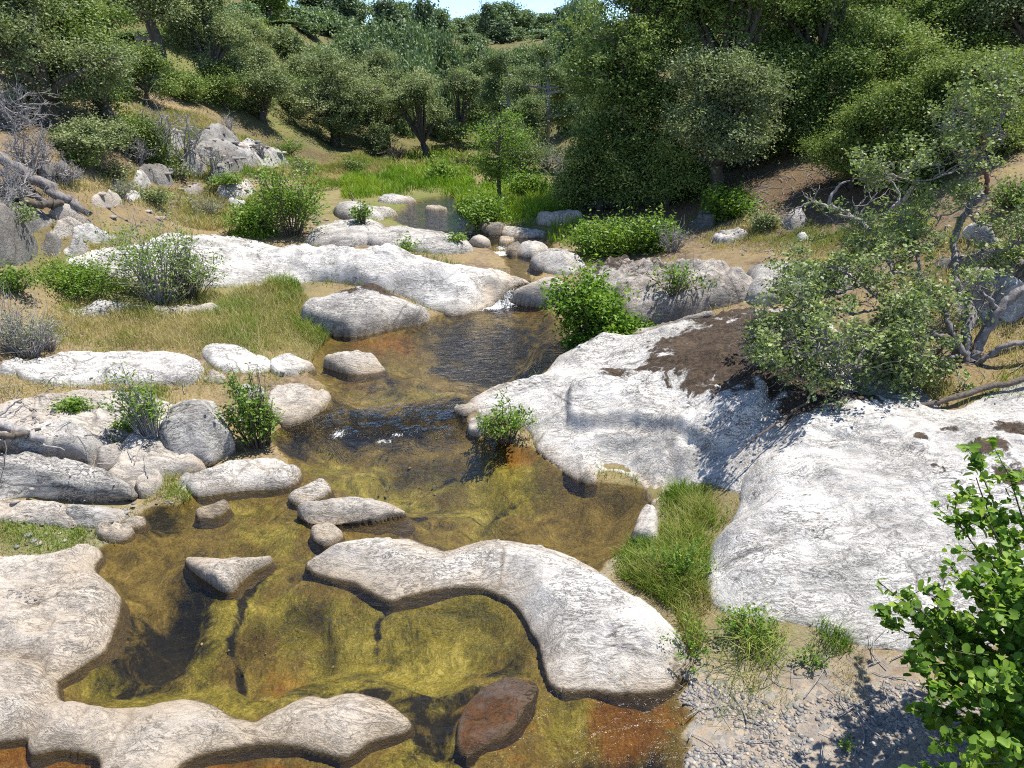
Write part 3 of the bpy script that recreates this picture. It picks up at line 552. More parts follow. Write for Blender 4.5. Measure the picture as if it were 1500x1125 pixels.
# left slope
for (n_, lb, pts, mt, H, sd_) in [
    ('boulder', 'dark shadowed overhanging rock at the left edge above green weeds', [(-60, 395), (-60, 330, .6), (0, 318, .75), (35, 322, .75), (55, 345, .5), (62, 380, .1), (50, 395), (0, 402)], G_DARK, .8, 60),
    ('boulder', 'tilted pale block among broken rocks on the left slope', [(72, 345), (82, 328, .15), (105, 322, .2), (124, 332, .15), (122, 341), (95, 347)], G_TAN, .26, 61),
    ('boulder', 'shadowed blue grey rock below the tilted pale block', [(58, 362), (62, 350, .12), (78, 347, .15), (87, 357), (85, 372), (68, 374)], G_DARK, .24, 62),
    ('boulder', 'long reddish slab propped beside the fallen log on the left slope', [(70, 312), (85, 303, .12), (110, 312, .15), (135, 325, .1), (130, 333), (95, 324)], G_LICH, .2, 63),
    ('boulder', 'grey mottled rock under the fallen log at left', [(0, 325), (10, 305, .3), (40, 300, .35), (75, 312, .3), (82, 330, .1), (60, 340), (20, 335)], G_HILL, .4, 64),
    ('boulder', 'rounded white boulder on the straw slope left of the lichened boulder', [(194, 270), (199, 258, .2), (210, 254, .25), (219, 262, .15), (221, 273), (208, 278)], G_GREY, .3, 65),
    ('boulder', 'grey lichened boulder with dark cracks beside the rounded white boulder', [(205, 258), (215, 246, .25), (235, 250, .3), (250, 258, .2), (252, 270), (235, 272), (222, 266)], G_HILL, .36, 66),
    ('boulder', 'small half buried pale rock on the straw slope', [(186, 290), (196, 284, .06), (206, 286, .06), (206, 292), (195, 295)], G_WHITE, .12, 67),
    ('granite_slab', 'low pale rock strip in straw above the willow shrub', [(135, 298), (145, 290, .06), (170, 291, .08), (178, 297), (160, 302)], G_TAN, .12, 68),
    ('boulder', 'pale blocky outcrop left of the bright green bush', [(318, 290), (330, 278, .15), (350, 270, .2), (372, 276, .2), (376, 287), (350, 293)], G_TAN, .32, 69),
    ('boulder', 'rough grey boulder under the grey dead shrubs', [(303, 268), (310, 254, .2), (325, 248, .25), (338, 258, .2), (338, 270), (320, 274)], G_HILL, .34, 70),
    ('granite_slab', 'small white ledges in straw left of the green bush', [(335, 300), (342, 293, .05), (358, 297, .06), (360, 304), (348, 306)], G_WHITE, .1, 71),
    ('boulder', 'flat pale rock at left shore above straw grass', [(0, 545), (6, 535, .05), (30, 533, .06), (38, 541), (20, 549)], G_WHITE, .08, 72),
    ('boulder', 'pale angular rock just above the long white slab at left', [(110, 350), (125, 335, .15), (150, 338, .2), (170, 345, .1), (150, 356)], G_WHITE, .22, 73)]:
    rock(n_, lb, pts, mt, H=H, r=min(.35, H * .8), under=H * .15, facets=4, dzs=.3, seed=sd_, amp=.06, fs=1.2, group='rocks on the left slope')
rock('rock_outcrop', 'large fissured grey outcrop on the left hillside under bare grey shrubs', [(262, 232), (268, 205, .5), (290, 195, .7), (320, 198, .7), (350, 212, .6), (385, 222, .4), (405, 236, .2), (395, 246), (360, 246), (325, 242), (290, 245)], G_HILL, H=.32, r=.8, dzs=.12, facets=5, seed=74, amp=.055, fs=1.4, group='rocks on the left slope')
for k, (lb, pts, H) in enumerate([
    ('grey tilted slab stacked on the fissured hillside outcrop', [(285, 215), (300, 200, .2), (335, 198, .2), (352, 212, .1), (330, 222)], .5),
    ('long grey ledge running right from the fissured hillside outcrop', [(345, 232), (360, 216, .2), (400, 225, .2), (425, 243, .1), (405, 250), (370, 246)], .4),
    ('broken grey block at the lower foot of the hillside outcrop', [(262, 250), (272, 236, .2), (296, 236, .2), (304, 250), (284, 257)], .4),
    ('leaning grey slab below the hillside outcrop beside the dead shrub', [(318, 250), (328, 234, .2), (352, 238, .2), (356, 252), (338, 258)], .35),
    ('shaded grey slab at the upper left of the hillside outcrop', [(222, 222), (235, 205, .2), (262, 204, .2), (268, 220), (246, 230)], .4),
    ('small pale slab in straw below the leaning grey slab', [(268, 282), (276, 274, .1), (296, 275, .1), (298, 284), (282, 288)], .2),
    ('grey slab end sticking from the left slope above the fallen log', [(60, 262), (75, 248, .2), (100, 250, .2), (108, 264), (86, 272)], .3),
    ('broken slab right of the dark overhanging rock', [(95, 372), (105, 358, .2), (128, 356, .2), (132, 368), (114, 378)], .3),
    ('reddish block in the rubble above the dark overhanging rock', [(28, 318), (36, 304, .2), (62, 306, .2), (70, 320), (48, 328)], .35)]):
    rock('boulder', lb, pts, [G_HILL, G_GREY, G_LICH][k % 3], H=H, r=.2, under=.05, facets=5, dzs=.3, seed=200 + k, amp=.06, fs=1.3, group='rocks on the left slope')
for k, (lb, pts, H) in enumerate([
    ('fist sized tan stone between the long boulder and the oblong grey stone', [(186, 770), (190, 758, .03), (206, 757, .03), (210, 768), (198, 774)], .07),
    ('pale cobble under the drooping weed between left boulders', [(184, 712), (190, 702, .03), (204, 704, .03), (204, 714), (192, 718)], .08),
    ('grey cobble at the back of the half moon slab', [(262, 712), (268, 702, .03), (284, 704, .03), (284, 714), (272, 718)], .09),
    ('flat pale stone in stubble left of the pale tongue slab', [(345, 578), (356, 566, .03), (382, 568, .03), (388, 580), (364, 586)], .08),
    ('small white stone in stubble above the domed boulder', [(300, 556), (308, 548, .03), (326, 550, .03), (326, 558), (312, 561)], .07),
    ('grey slab corner beneath the reedy grey shrub', [(180, 628), (190, 610, .05), (222, 606, .05), (236, 622), (212, 636)], .12)]):
    rock('stone', lb, pts, [G_GREY, G_TAN, G_WHITE][k % 3], H=H, r=.07, facets=4, seed=230 + k, group='stones among the left boulders')
# right bank
rock('rock_outcrop', 'broad lichen stained outcrop with pinkish patches on the right bank', [(850, 470), (845, 440, .1), (855, 400, .25), (890, 380, .35), (950, 368, .4), (1010, 364, .4), (1060, 372, .4), (1100, 385, .35), (1115, 410, .2), (1090, 440), (1050, 452), (980, 470), (920, 485)], G_LICH, r=.5, tops=[(880, 410, .45), (950, 400, .55), (1020, 395, .55), (1080, 405, .45), (900, 450, .35), (980, 440, .35), (1040, 435, .3)],
     lichen=[(1000, 372, 80, 10, .75), (900, 395, 50, 14, .55), (945, 410, 40, 12, .5)], seed=80, amp=.10, fs=1.4, group='rocks on the right bank')
rock('granite_slab', 'smooth pale rock behind the crack right of the lichen outcrop', [(1095, 440), (1105, 400, .25), (1100, 378, .3), (1170, 380, .3), (1220, 390, .25), (1230, 415, .1), (1180, 435), (1130, 445)], G_GREY, H=.3, r=.3, seed=81, group='rocks on the right bank')
rock('granite_slab', 'narrow tilted dark lichened plank of rock beneath the alder shrub', [(920, 502), (922, 485, .14), (960, 472, .2), (1000, 462, .24), (1040, 454, .26), (1046, 470, .12), (1030, 480, .05), (980, 492), (940, 503)], G_LICH, H=.2, r=.1, under=.06, pw=2.5, tilt=(.12, 0), lichen=[(1000, 475, 40, 10, .55)], seed=82, group='rocks on the right bank')
for (n_, lb, pts, mt, H, sd_) in [
    ('boulder', 'large pale grey boulder behind the leaning manzanita trunk', [(1405, 470), (1395, 430, .3), (1410, 402, .45), (1440, 405, .45), (1485, 420, .35), (1510, 445, .2), (1495, 470), (1450, 478)], G_GREY, .5, 83),
    ('boulder', 'white lichened rock under the twisted manzanita limb', [(1405, 350), (1415, 335, .2), (1440, 330, .25), (1465, 340, .15), (1460, 355), (1430, 358)], G_WHITE, .3, 84),
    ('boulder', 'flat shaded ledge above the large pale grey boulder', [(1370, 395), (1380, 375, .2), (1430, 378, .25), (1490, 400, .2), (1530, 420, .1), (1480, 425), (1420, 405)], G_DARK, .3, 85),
    ('boulder', 'flat grey rock in dry grass beyond the lichen outcrop', [(1046, 356), (1052, 343, .1), (1080, 335, .15), (1096, 340, .1), (1090, 350), (1065, 357)], G_GREY, .18, 86),
    ('boulder', 'mossy grey boulder at the bare grey branch on the right slope', [(1146, 332), (1152, 316, .2), (1165, 308, .25), (1180, 312, .2), (1182, 328), (1165, 337)], G_GREY, .3, 87),
    ('boulder', 'small pale rock in dry grass between the bare branches', [(1168, 350), (1172, 344, .04), (1182, 344, .04), (1184, 350), (1176, 353)], G_WHITE, .09, 88),
    ('boulder', 'pale lichened rock inside the left side of the manzanita', [(1195, 425), (1203, 400, .2), (1225, 390, .25), (1245, 400, .2), (1245, 425), (1220, 435)], G_WHITE, .3, 89),
    ('boulder', 'spotted pale rock below the manzanita foliage', [(1245, 540), (1260, 510, .14), (1290, 505, .16), (1310, 530, .1), (1300, 555), (1265, 558)], G_LICH, .2, 90),
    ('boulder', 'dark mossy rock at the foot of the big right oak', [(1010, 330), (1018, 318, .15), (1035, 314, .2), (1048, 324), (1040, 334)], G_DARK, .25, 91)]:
    rock(n_, lb, pts, mt, H=H, r=min(.3, H * .8), under=H * .12, facets=4, dzs=.4, seed=sd_, amp=.05, fs=1.2, group='rocks on the right bank')
for (lb, pts, mt, H, sd_) in [
    ('pale wet stone at the tip of the right slab beside the seedling bush', [(668, 602), (672, 595, .03), (686, 592, .04), (694, 600), (684, 606)], G_GREY, .07, 100),
    ('squarish grey stone under the seedling bush at the water edge', [(690, 632), (692, 612, .08), (704, 608, .1), (714, 615, .08), (712, 632), (700, 637)], G_GREY, .14, 101),
    ('pale ledge stone at the pool edge beside tall sedge', [(930, 790), (935, 768, .06), (946, 742, .1), (958, 745, .1), (960, 770, .08), (952, 795)], G_WHITE, .14, 102)]:
    rock('stone', lb, pts, mt, H=H, r=.08, seed=sd_, group=BO)
# ------------------------------------------------------------------ ground sheet and water
ys = [-3.0]
while ys[-1] < 420: ys.append(ys[-1] + (0.035 if ys[-1] < 3 else max(0.035, 0.0065 * (ys[-1] + 2))))
ys = np.array(ys); us = np.linspace(-1.75, 1.75, 620)
GX = us[None] * (ys[:, None] + 6); GY = np.repeat(ys[:, None], len(us), 1)
GZ = terrain(GX, GY); GD = sdf(CREEK, GX, GY)
# the bed shelves up to every rock that stands in the creek
inw = (GD > -.05) & (GY < 26)
rd = np.full(inw.sum(), 9.0); bx, by = GX[inw], GY[inw]
for poly, *_ in ROCK_TOPS:
    if (poly[:, 1].min() > 26): continue
    lo, hi = poly.min(0) - .8, poly.max(0) + .8; m = (bx > lo[0]) & (bx < hi[0]) & (by > lo[1]) & (by < hi[1])
    if m.any(): rd[m] = np.minimum(rd[m], -sdf(poly, bx[m], by[m]))
lim = .035 + .05 * np.clip(fbm(bx * 1.7, by * 1.7, 0, 61, 3) + .3, 0, 1) + .5 * np.maximum(rd, 0) * (1 + .6 * fbm(bx * .9, by * .9, 0, 62, 2))
GZ[inw] = np.maximum(GZ[inw], zw(by) - lim)
for cx, cy_, rx, ry, dp in POTS:
    q = np.sqrt(((bx - cx) / rx) ** 2 + ((by - cy_) / ry) ** 2) + .12 * fbm(bx * 3, by * 3, 0, 71, 3)
    GZ[inw] -= .55 * dp * (1 - sstep((q - .75) / .3)) * np.clip(rd / .3, 0, 1)
def blob(lst, X, Y, z=0.0):
    o = np.zeros_like(X)
    for (px, py, rx, ry, a) in lst:
        cx, cy, wx, wy = pxell(px, py, rx, ry, z); q = ((X - cx) / wx) ** 2 + ((Y - cy) / wy) ** 2
        o = np.maximum(o, a * np.exp(-q * .8))
    return o
ALG = [(475, 900, 30, 40, 1.1), (440, 985, 70, 16, 1.1), (300, 920, 26, 50, .9), (300, 990, 200, 40, 1), (330, 860, 60, 60, .9), (560, 950, 200, 90, .95), (690, 900, 90, 60, .8), (400, 780, 90, 40, .6), (420, 870, 50, 25, .8), (560, 680, 110, 30, .75), (720, 690, 90, 35, .8), (650, 735, 120, 25, .5), (480, 660, 50, 30, .6), (640, 1090, 90, 40, .7), (860, 1040, 90, 40, .7), (600, 570, 120, 22, .5), (560, 540, 80, 20, .5), (640, 500, 70, 18, .4), (340, 740, 60, 20, .7)]
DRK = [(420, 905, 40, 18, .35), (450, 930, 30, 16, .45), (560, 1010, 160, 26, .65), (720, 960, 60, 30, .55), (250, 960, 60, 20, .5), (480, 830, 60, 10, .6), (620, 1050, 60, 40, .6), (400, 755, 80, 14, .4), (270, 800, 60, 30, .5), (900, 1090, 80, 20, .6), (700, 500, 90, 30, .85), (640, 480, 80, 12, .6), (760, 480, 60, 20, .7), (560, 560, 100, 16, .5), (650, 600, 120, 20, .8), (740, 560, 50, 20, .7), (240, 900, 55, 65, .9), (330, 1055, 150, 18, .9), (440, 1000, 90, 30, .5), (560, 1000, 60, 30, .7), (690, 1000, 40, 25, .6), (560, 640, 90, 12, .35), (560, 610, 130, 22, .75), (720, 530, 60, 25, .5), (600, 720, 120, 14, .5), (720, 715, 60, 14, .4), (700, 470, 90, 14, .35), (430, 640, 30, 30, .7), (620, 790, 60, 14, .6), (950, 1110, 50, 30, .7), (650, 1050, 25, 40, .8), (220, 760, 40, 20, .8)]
RST = [(410, 930, 52, 34, .55), (60, 1105, 100, 30, 1), (330, 1110, 120, 15, .6), (930, 1040, 70, 40, .9), (720, 1040, 60, 50, .8), (420, 955, 60, 14, .5), (560, 500, 70, 12, .6), (620, 545, 80, 8, .4), (780, 458, 60, 6, .5), (900, 985, 90, 10, .8), (760, 660, 40, 14, .6), (390, 700, 80, 20, .4), (530, 560, 40, 12, .5)]
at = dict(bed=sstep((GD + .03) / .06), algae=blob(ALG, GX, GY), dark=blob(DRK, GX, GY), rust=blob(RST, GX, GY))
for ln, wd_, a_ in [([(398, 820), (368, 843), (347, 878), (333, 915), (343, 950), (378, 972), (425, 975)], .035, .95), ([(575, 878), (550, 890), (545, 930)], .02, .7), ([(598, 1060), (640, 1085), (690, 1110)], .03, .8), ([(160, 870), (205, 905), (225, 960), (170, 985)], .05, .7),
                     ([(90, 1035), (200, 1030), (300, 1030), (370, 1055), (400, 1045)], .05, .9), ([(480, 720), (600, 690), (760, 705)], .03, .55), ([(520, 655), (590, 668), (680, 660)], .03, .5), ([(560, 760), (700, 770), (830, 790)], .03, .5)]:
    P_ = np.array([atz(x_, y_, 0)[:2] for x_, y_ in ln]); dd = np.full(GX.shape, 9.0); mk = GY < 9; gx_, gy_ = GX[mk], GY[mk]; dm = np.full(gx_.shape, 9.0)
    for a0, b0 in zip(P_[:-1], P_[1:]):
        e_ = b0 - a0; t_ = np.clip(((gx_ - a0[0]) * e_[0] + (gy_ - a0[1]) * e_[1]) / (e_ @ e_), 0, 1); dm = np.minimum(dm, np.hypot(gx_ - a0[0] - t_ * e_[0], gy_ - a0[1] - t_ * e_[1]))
    dd[mk] = dm; at['dark'] = np.maximum(at['dark'], a_ * np.exp(-(dd / wd_) ** 2)); GZ -= .05 * a_ * np.exp(-(dd / wd_) ** 2)  # shade of the pothole wall and rock undersides drawn into the bed colour
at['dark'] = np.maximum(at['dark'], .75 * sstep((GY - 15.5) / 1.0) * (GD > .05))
gr = np.zeros_like(GX)
for (px, py, rx, ry, a) in [(90, 790, 120, 50, .9), (380, 420, 90, 40, .6), (150, 420, 150, 40, .8), (980, 780, 90, 90, .8), (1090, 950, 90, 50, .6), (430, 480, 60, 40, .6), (270, 440, 60, 20, .6)]:
    cx, cyy, cz = hit([(px, py)])[0]; wx = rx / FPX * slant(cyy, cz); b0 = hit([(px, py - ry)])[0]; wy = max(abs(b0[1] - cyy), .2)
    gr = np.maximum(gr, a * np.exp(-(((GX - cx) / wx) ** 2 + ((GY - cyy) / wy) ** 2)))
gr = np.maximum(gr, np.exp(-np.maximum(-GD, 0) / 1.6) * sstep((GY - 15.5) / 2) * (1 - sstep((GY - 29) / 3)))
gr = np.maximum(gr, .85 * sstep((GY - 22.5) / 4))
cx, cyy, cz = hit([(1170, 1060)])[0]
grav = np.exp(-((GX - cx) / 1.0) ** 2 - ((GY - cyy) / .55) ** 2) * 1.2 + .6 * np.exp(-((np.maximum(-GD, 0)) / .25)) * (GY < 6)
lit = np.zeros_like(GX)
for (px, py, rx, ry, a) in [(1180, 270, 130, 50, 1), (1060, 290, 120, 30, .9), (1440, 540, 90, 40, .35), (120, 200, 150, 50, .6), (450, 225, 120, 20, .7), (60, 300, 90, 60, .5), (560, 215, 100, 10, .5), (900, 300, 80, 30, .8)]:
    cx, cyy, cz = hit([(px, py)])[0]; wx = rx / FPX * slant(cyy, cz); b0 = hit([(px, py - ry)])[0]; wy = max(abs(b0[1] - cyy), .2)
    lit = np.maximum(lit, a * np.exp(-(((GX - cx) / wx) ** 2 + ((GY - cyy) / wy) ** 2)))
lit = np.maximum(lit, .5 * sstep((GY - 24) / 10))
at.update(green=np.clip(gr, 0, 1), gravel=np.clip(grav, 0, 1), litter=lit)
NR, NC = GX.shape
idx = np.arange(NR * NC).reshape(NR, NC)
GF = np.stack([idx[:-1, :-1], idx[:-1, 1:], idx[1:, 1:], idx[1:, :-1]], -1).reshape(-1, 4)
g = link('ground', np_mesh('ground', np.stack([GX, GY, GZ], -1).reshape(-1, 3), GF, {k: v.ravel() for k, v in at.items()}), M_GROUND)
tag(g, 'ground of dry grass, bare soil and gravel with the creek bed', None, None, 'structure')
# water sheet
wy_ = np.arange(-2.5, 26, .045); wx_ = np.linspace(-1, 1, 260)
cxl = np.interp(wy_, [-3, 4, 9, 13, 20, 26], [-1.2, -.8, -.6, .0, -.8, -1.5]); hw = np.interp(wy_, [-3, 3, 8, 13, 18, 26], [3.6, 3.4, 3.2, 2.6, 3.4, 4.0])
WX = cxl[:, None] + wx_[None] * hw[:, None]; WY = np.repeat(wy_[:, None], len(wx_), 1)
WD = sdf(CREEK, WX, WY)
slope = np.abs(np.gradient(zw(wy_), wy_))[:, None] * np.ones_like(WX)
rush = np.maximum(np.clip(slope * 5, 0, 1), .22 * sstep((WY - 7.8) / .6) * (1 - sstep((WY - 13) / 1)))
WZ = zw(WY) + .02 * rush * fbm(WX * 5, WY * 5, 0, 2, 3)
foam = np.zeros_like(WX)
for (px, py, rx, ry, a, z) in [(722, 446, 24, 7, .85, .14), (745, 430, 20, 12, .6, .3), (700, 452, 30, 5, .55, .12), (495, 633, 17, 8, .62, .03), (562, 643, 20, 4, .62, .03), (582, 635, 16, 4, .55, .03), (730, 368, 22, 5, .8, .5), (735, 360, 14, 5, .6, .5)]:
    cx, cyy, wx, wy = pxell(px, py, rx, ry, z); foam = np.maximum(foam, a * np.exp(-(((WX - cx) / wx) ** 2 + ((WY - cyy) / wy) ** 2)))
keep = WD > -.22
idx = np.arange(WX.size).reshape(WX.shape)
WF = np.stack([idx[:-1, :-1], idx[:-1, 1:], idx[1:, 1:], idx[1:, :-1]], -1)
kf = keep[:-1, :-1] & keep[1:, 1:] & keep[:-1, 1:] & keep[1:, :-1]
w = link('water', np_mesh('water', np.stack([WX, WY, WZ], -1).reshape(-1, 3), WF[kf], dict(rush=rush.ravel(), foam=foam.ravel())), M_WATER)
tag(w, 'clear shallow creek water over olive and rusty bed', None, None, 'structure')

# ------------------------------------------------------------------ trees
def crown_mesh(rng, W, D_, Ht, base, n, leaf, lobes=12, cl=.3, lw=.5, shape='oak', trunk_top=None):
    """leaf faces in clusters on the outside of overlapping lobes"""
    L = []; nm = int(rng.integers(4, 8)); MS = []
    for i in range(nm):
        a_ = i / nm * 2 * math.pi + rng.uniform(-.5, .5); u_ = rng.uniform(.25, .72); MS.append((np.array([math.cos(a_) * u_, math.sin(a_) * u_, rng.uniform(-.75, .75)]), rng.uniform(.28, .52)))
    MS.append((np.array([rng.uniform(-.25, .25), rng.uniform(-.25, .25), .7]), .35))
    for i in range(lobes):
        for _ in range(60):
            q = rng.uniform(-1, 1, 3)
            if .12 < (q ** 2).sum() < 1.15: break
        if shape == 'oak':
            mc_, mr_ = MS[rng.integers(0, len(MS))]; q = np.clip(mc_ + q / max(1e-6, math.sqrt((q ** 2).sum())) * mr_ * rng.uniform(.4, 1.0), -1.08, 1.08)
        if shape == 'tall': f = 1 - .55 * abs(q[2]) ** 1.5
        elif shape == 'cone': f = .5 * (1 - q[2]) * .9 + .08
        else: f = math.sqrt(max(0.35, 1 - .8 * max(0, q[2]) ** 2))
        c = np.array([q[0] * W * .42 * f, q[1] * D_ * .42 * f, base + (Ht - base) * (.5 + .42 * q[2])])
        rr = rng.uniform(.10, .215) * min(W, D_) * (.6 + .5 * f) * (.55 if shape in ('tall', 'cone') else 1)
        L.append((c, np.array([rr, rr, rr * rng.uniform(.42, .7)])))
    nc = max(20, int(n / (80 if n > 12000 else 46))); per = max(1, int(n / nc))
    li = rng.integers(0, len(L), nc); dirs = rng.normal(size=(nc, 3)); dirs[:, 2] = dirs[:, 2] + .45; dirs /= np.linalg.norm(dirs, axis=1)[:, None]
    rad = np.where(rng.uniform(size=nc) < .15, rng.uniform(.3, .8, nc), np.where(rng.uniform(size=nc) < .18, rng.uniform(1.05, 1.55, nc), rng.uniform(.6, 1.06, nc)))
    cc = np.array([L[i][0] for i in li]) + dirs * np.array([L[i][1] for i in li]) * rad[:, None]
    cc[:, 2] = np.maximum(cc[:, 2], base * .6 + .1)
    sz_ = np.repeat(np.exp(rng.normal(-.05, .4, nc)), per)[:, None]
    C = np.repeat(cc, per, 0); off = rng.normal(size=C.shape) * cl * sz_ * np.array([1, 1, .55])
    shoot = np.repeat(rad > 1.06, per); sd_ = dirs + [0, 0, .5] + rng.normal(0, .35, dirs.shape); sd_ /= np.linalg.norm(sd_, axis=1)[:, None]
    off[shoot] = (np.repeat(sd_, per, 0) * rng.uniform(-.9, .5, (len(C), 1)) * cl * 3.2 + rng.normal(size=C.shape) * cl * .35)[shoot]; C = C + off
    lt_ = rng.uniform(-.22, .22, len(L)); ct = np.repeat(rng.uniform(-.3, .3, nc) + lt_[li], per)
    ts = np.clip(.45 + ct + rng.normal(0, .2, len(C)), 0, 1)
    V, F, T = leaves(rng, C, leaf, leaf * lw, .5, ts, 4, np.repeat(dirs, per, 0) * .5)
    return V, F, T, L, cc
def tree(name, label, cat, px, Y, top, wpx, mat, bk, base=.1, n=9000, leaf=.12, seed=0, shape='oak', lobes=12, depth=1.0, trunk=.1, group=None, cl=.3, lean=0.0, dead=0, base_z=None, limbs=True):
    rng = np.random.default_rng(seed)
    # pixel column at that distance
    p0 = atY(px, 300, Y)
    z0 = float(terrain(np.array([p0[0]]), np.array([Y]))[0])
    for _ in range(3):
        dx = (px - 750) / FPX * slant(Y, z0 + 2); z0 = float(terrain(np.array([dx]), np.array([Y]))[0])
    v = (562.5 - top) / FPX; Ht = CAM_H + Y * (-SP + v * CP) / (CP + v * SP) - z0; Wd = wpx / FPX * slant(Y, z0 + Ht * .5)
    e = empty(name, (dx, Y, z0 - .05), label, cat, group)
    kf = .64 if Y < 34 else 1.0
    V, F, T, L, cc = crown_mesh(rng, Wd, Wd * depth, Ht, Ht * base, int(n * (2.1 if Y < 34 else 1.7)), leaf * kf, int(lobes * (2.1 if shape == 'oak' else 1)), cl * (.52 if Y < 34 else .6), shape=shape)
    if lean: V[:, 0] += lean * V[:, 2]
    link('crown', np_mesh('crown', V, F, dict(tint=T), smooth=False), mat, e)
    tb = Tubes(); fork = np.array([rng.normal(0, .1), rng.normal(0, .1), max(.4, Ht * (base + .12))])
    hh = Ht * .92 if shape in ('tall', 'cone') else fork[2]
    tb.add(curve3([[0, 0, -.2], [rng.normal(0, .08), rng.normal(0, .08), hh * .5], [fork[0] + lean * hh, fork[1], hh]]), np.linspace(trunk * 1.25, trunk * (.25 if shape in ('tall', 'cone') else .8), 13), 8, .06, rng)
    for c, rr in L:
        st = fork if shape == 'oak' else np.array([lean * c[2] * .9, 0, max(.3, c[2] - rr[2] * 1.2)])
        c2 = c + np.array([lean * c[2], 0, 0])
        mid = (st + c2) / 2 + rng.normal(0, .12, 3) * np.array([1, 1, .5]) * Wd * .2
        P = curve3([st, mid, c2], 5); tb.add(P, np.linspace(trunk * .55, trunk * .12, len(P)), 5, .05, rng)
        for _ in range(4):
            d = rng.normal(size=3); d /= np.linalg.norm(d); q = c2 + d * rr * rng.uniform(.7, 1.0)
            P = curve3([c2 * .8 + mid * .2, (c2 + q) / 2 + rng.normal(0, .06, 3) * Wd * .3, q], 3); tb.add(P, np.linspace(trunk * .14, trunk * .04, len(P)), 4)
    link('trunk', tb.mesh('trunk'), bk, e)
    return e
RO = 'oaks on the right bank'; LO = 'oaks on the left hillside'; MO = 'oaks across the head of the valley'
T_ = tree
# right bank
T_('oak_tree', 'huge dense dark oak right of the far pond, leaning over the lush grass', 'tree', 925, 18.2, -150, 260, L_OAK, B_OAK, .02, 52000, .115, 1, lobes=20, trunk=.2, group=RO)
T_('oak_tree', 'big dark oak behind the litter covered bank, its crown running out of the frame', 'tree', 1080, 18.0, -170, 270, L_OAK, B_OAK, .16, 46000, .115, 2, lobes=18, trunk=.22, group=RO)
T_('oak_tree', 'olive sunlit oak bulging forward above the bare litter patch', 'tree', 1055, 15.8, 55, 200, L_OAKG, B_OAK, .14, 26000, .095, 3, lobes=13, trunk=.16, group=RO)
T_('oak_tree', 'dark oak with deep shaded hollows behind the light green oak', 'tree', 1215, 18.5, -160, 270, L_OAK, B_OAK, .12, 42000, .115, 4, lobes=16, trunk=.2, group=RO)
T_('oak_tree', 'shaded oak high on the right slope against the upper frame edge', 'tree', 1350, 23, -140, 250, L_OAK, B_OAK, .2, 26000, .13, 5, lobes=14, trunk=.2, group=RO)
T_('oak_tree', 'dark oak filling the top right corner', 'tree', 1490, 21, -130, 190, L_OAK, B_OAK, .3, 20000, .12, 6, lobes=12, trunk=.2, group=RO)
T_('oak_tree', 'bright yellow green oak bush behind the twisted red manzanita limb', 'tree', 1420, 13.2, 72, 170, L_LITE, B_OAK, .04, 27000, .085, 7, lobes=10, trunk=.1, group=RO, cl=.24)
T_('oak_tree', 'yellow green oak bush left of the brightest one, above the silver dead stub', 'tree', 1325, 13.6, 118, 150, L_LITE, B_OAK, .03, 21000, .085, 15, lobes=9, trunk=.1, group=RO, cl=.24)
T_('oak_tree', 'light green oak bush sloping down toward the right edge under the brightest one', 'tree', 1490, 12.4, 135, 130, L_LITE, B_OAK, .03, 16000, .08, 16, lobes=8, trunk=.1, group=RO, cl=.22)
T_('oak_tree', 'taller light green oak rising behind the brightest oak bush', 'tree', 1370, 16, 50, 150, L_LITE, B_OAK, .05, 18000, .095, 17, lobes=9, trunk=.12, group=RO, cl=.26)
T_('oak_tree', 'small light oak bush beside the litter patch, left of the brightest oak bush', 'tree', 1270, 14.2, 150, 140, L_LITE, B_OAK, .04, 17000, .075, 8, lobes=10, trunk=.08, group=RO, cl=.22)
T_('oak_tree', 'light green oak cut by the right edge below the dark corner oak', 'tree', 1530, 14.5, 70, 150, L_LITE, B_OAK, .06, 17000, .08, 9, lobes=10, trunk=.1, group=RO, cl=.22)
T_('oak_tree', 'low shaded oak scrub in deep shadow under the largest right oak', 'tree', 1010, 16.6, 235, 110, L_OAK, B_OAK, .02, 9000, .09, 10, lobes=8, trunk=.06, group=RO)
T_('oak_tree', 'dark green oak skirt reaching the dry grass behind the alder shrub', 'tree', 880, 17.4, 160, 130, L_OAK, B_OAK, .01, 17000, .1, 11, lobes=10, trunk=.1, group=RO)
# left hillside
T_('oak_tree', 'dark oak filling the top left corner', 'tree', 30, 15.5, -120, 250, L_OAKG, B_OAK, .05, 36000, .1, 21, lobes=16, trunk=.2, group=LO)
T_('oak_tree', 'dark oak with a drooping skirt right of the corner oak', 'tree', 120, 17.5, -60, 170, L_OAK, B_OAK, .03, 26000, .1, 22, lobes=13, trunk=.18, group=LO)
T_('oak_tree', 'shadowy oak with bare grey lower limbs above the plank fence', 'tree', 215, 24, -90, 210, L_OAKG, B_OAK, .38, 20000, .12, 23, lobes=12, trunk=.2, group=LO)
T_('oak_tree', 'drooping grey oak right of the plank fence', 'tree', 305, 25.5, -60, 120, L_OAKG, B_OAK, .06, 16000, .12, 24, lobes=11, trunk=.18, group=LO)
T_('oak_tree', 'small spreading oak with a short bent trunk at left below the dark oaks', 'tree', 98, 14.6, 176, 120, L_OAKG, B_OAK, .3, 9000, .075, 25, lobes=9, trunk=.06, group=LO, cl=.16)
T_('oak_tree', 'dark oak scrub in shade behind the small bent oak', 'tree', 185, 17.5, 175, 80, L_OAK, B_OAK, .02, 8000, .09, 26, lobes=8, trunk=.06, group=LO)
T_('oak_tree', 'thin dark oak behind the plank fence', 'tree', 262, 29, 10, 90, L_OAK, B_OAK, .1, 7000, .13, 27, lobes=8, trunk=.12, group=LO)
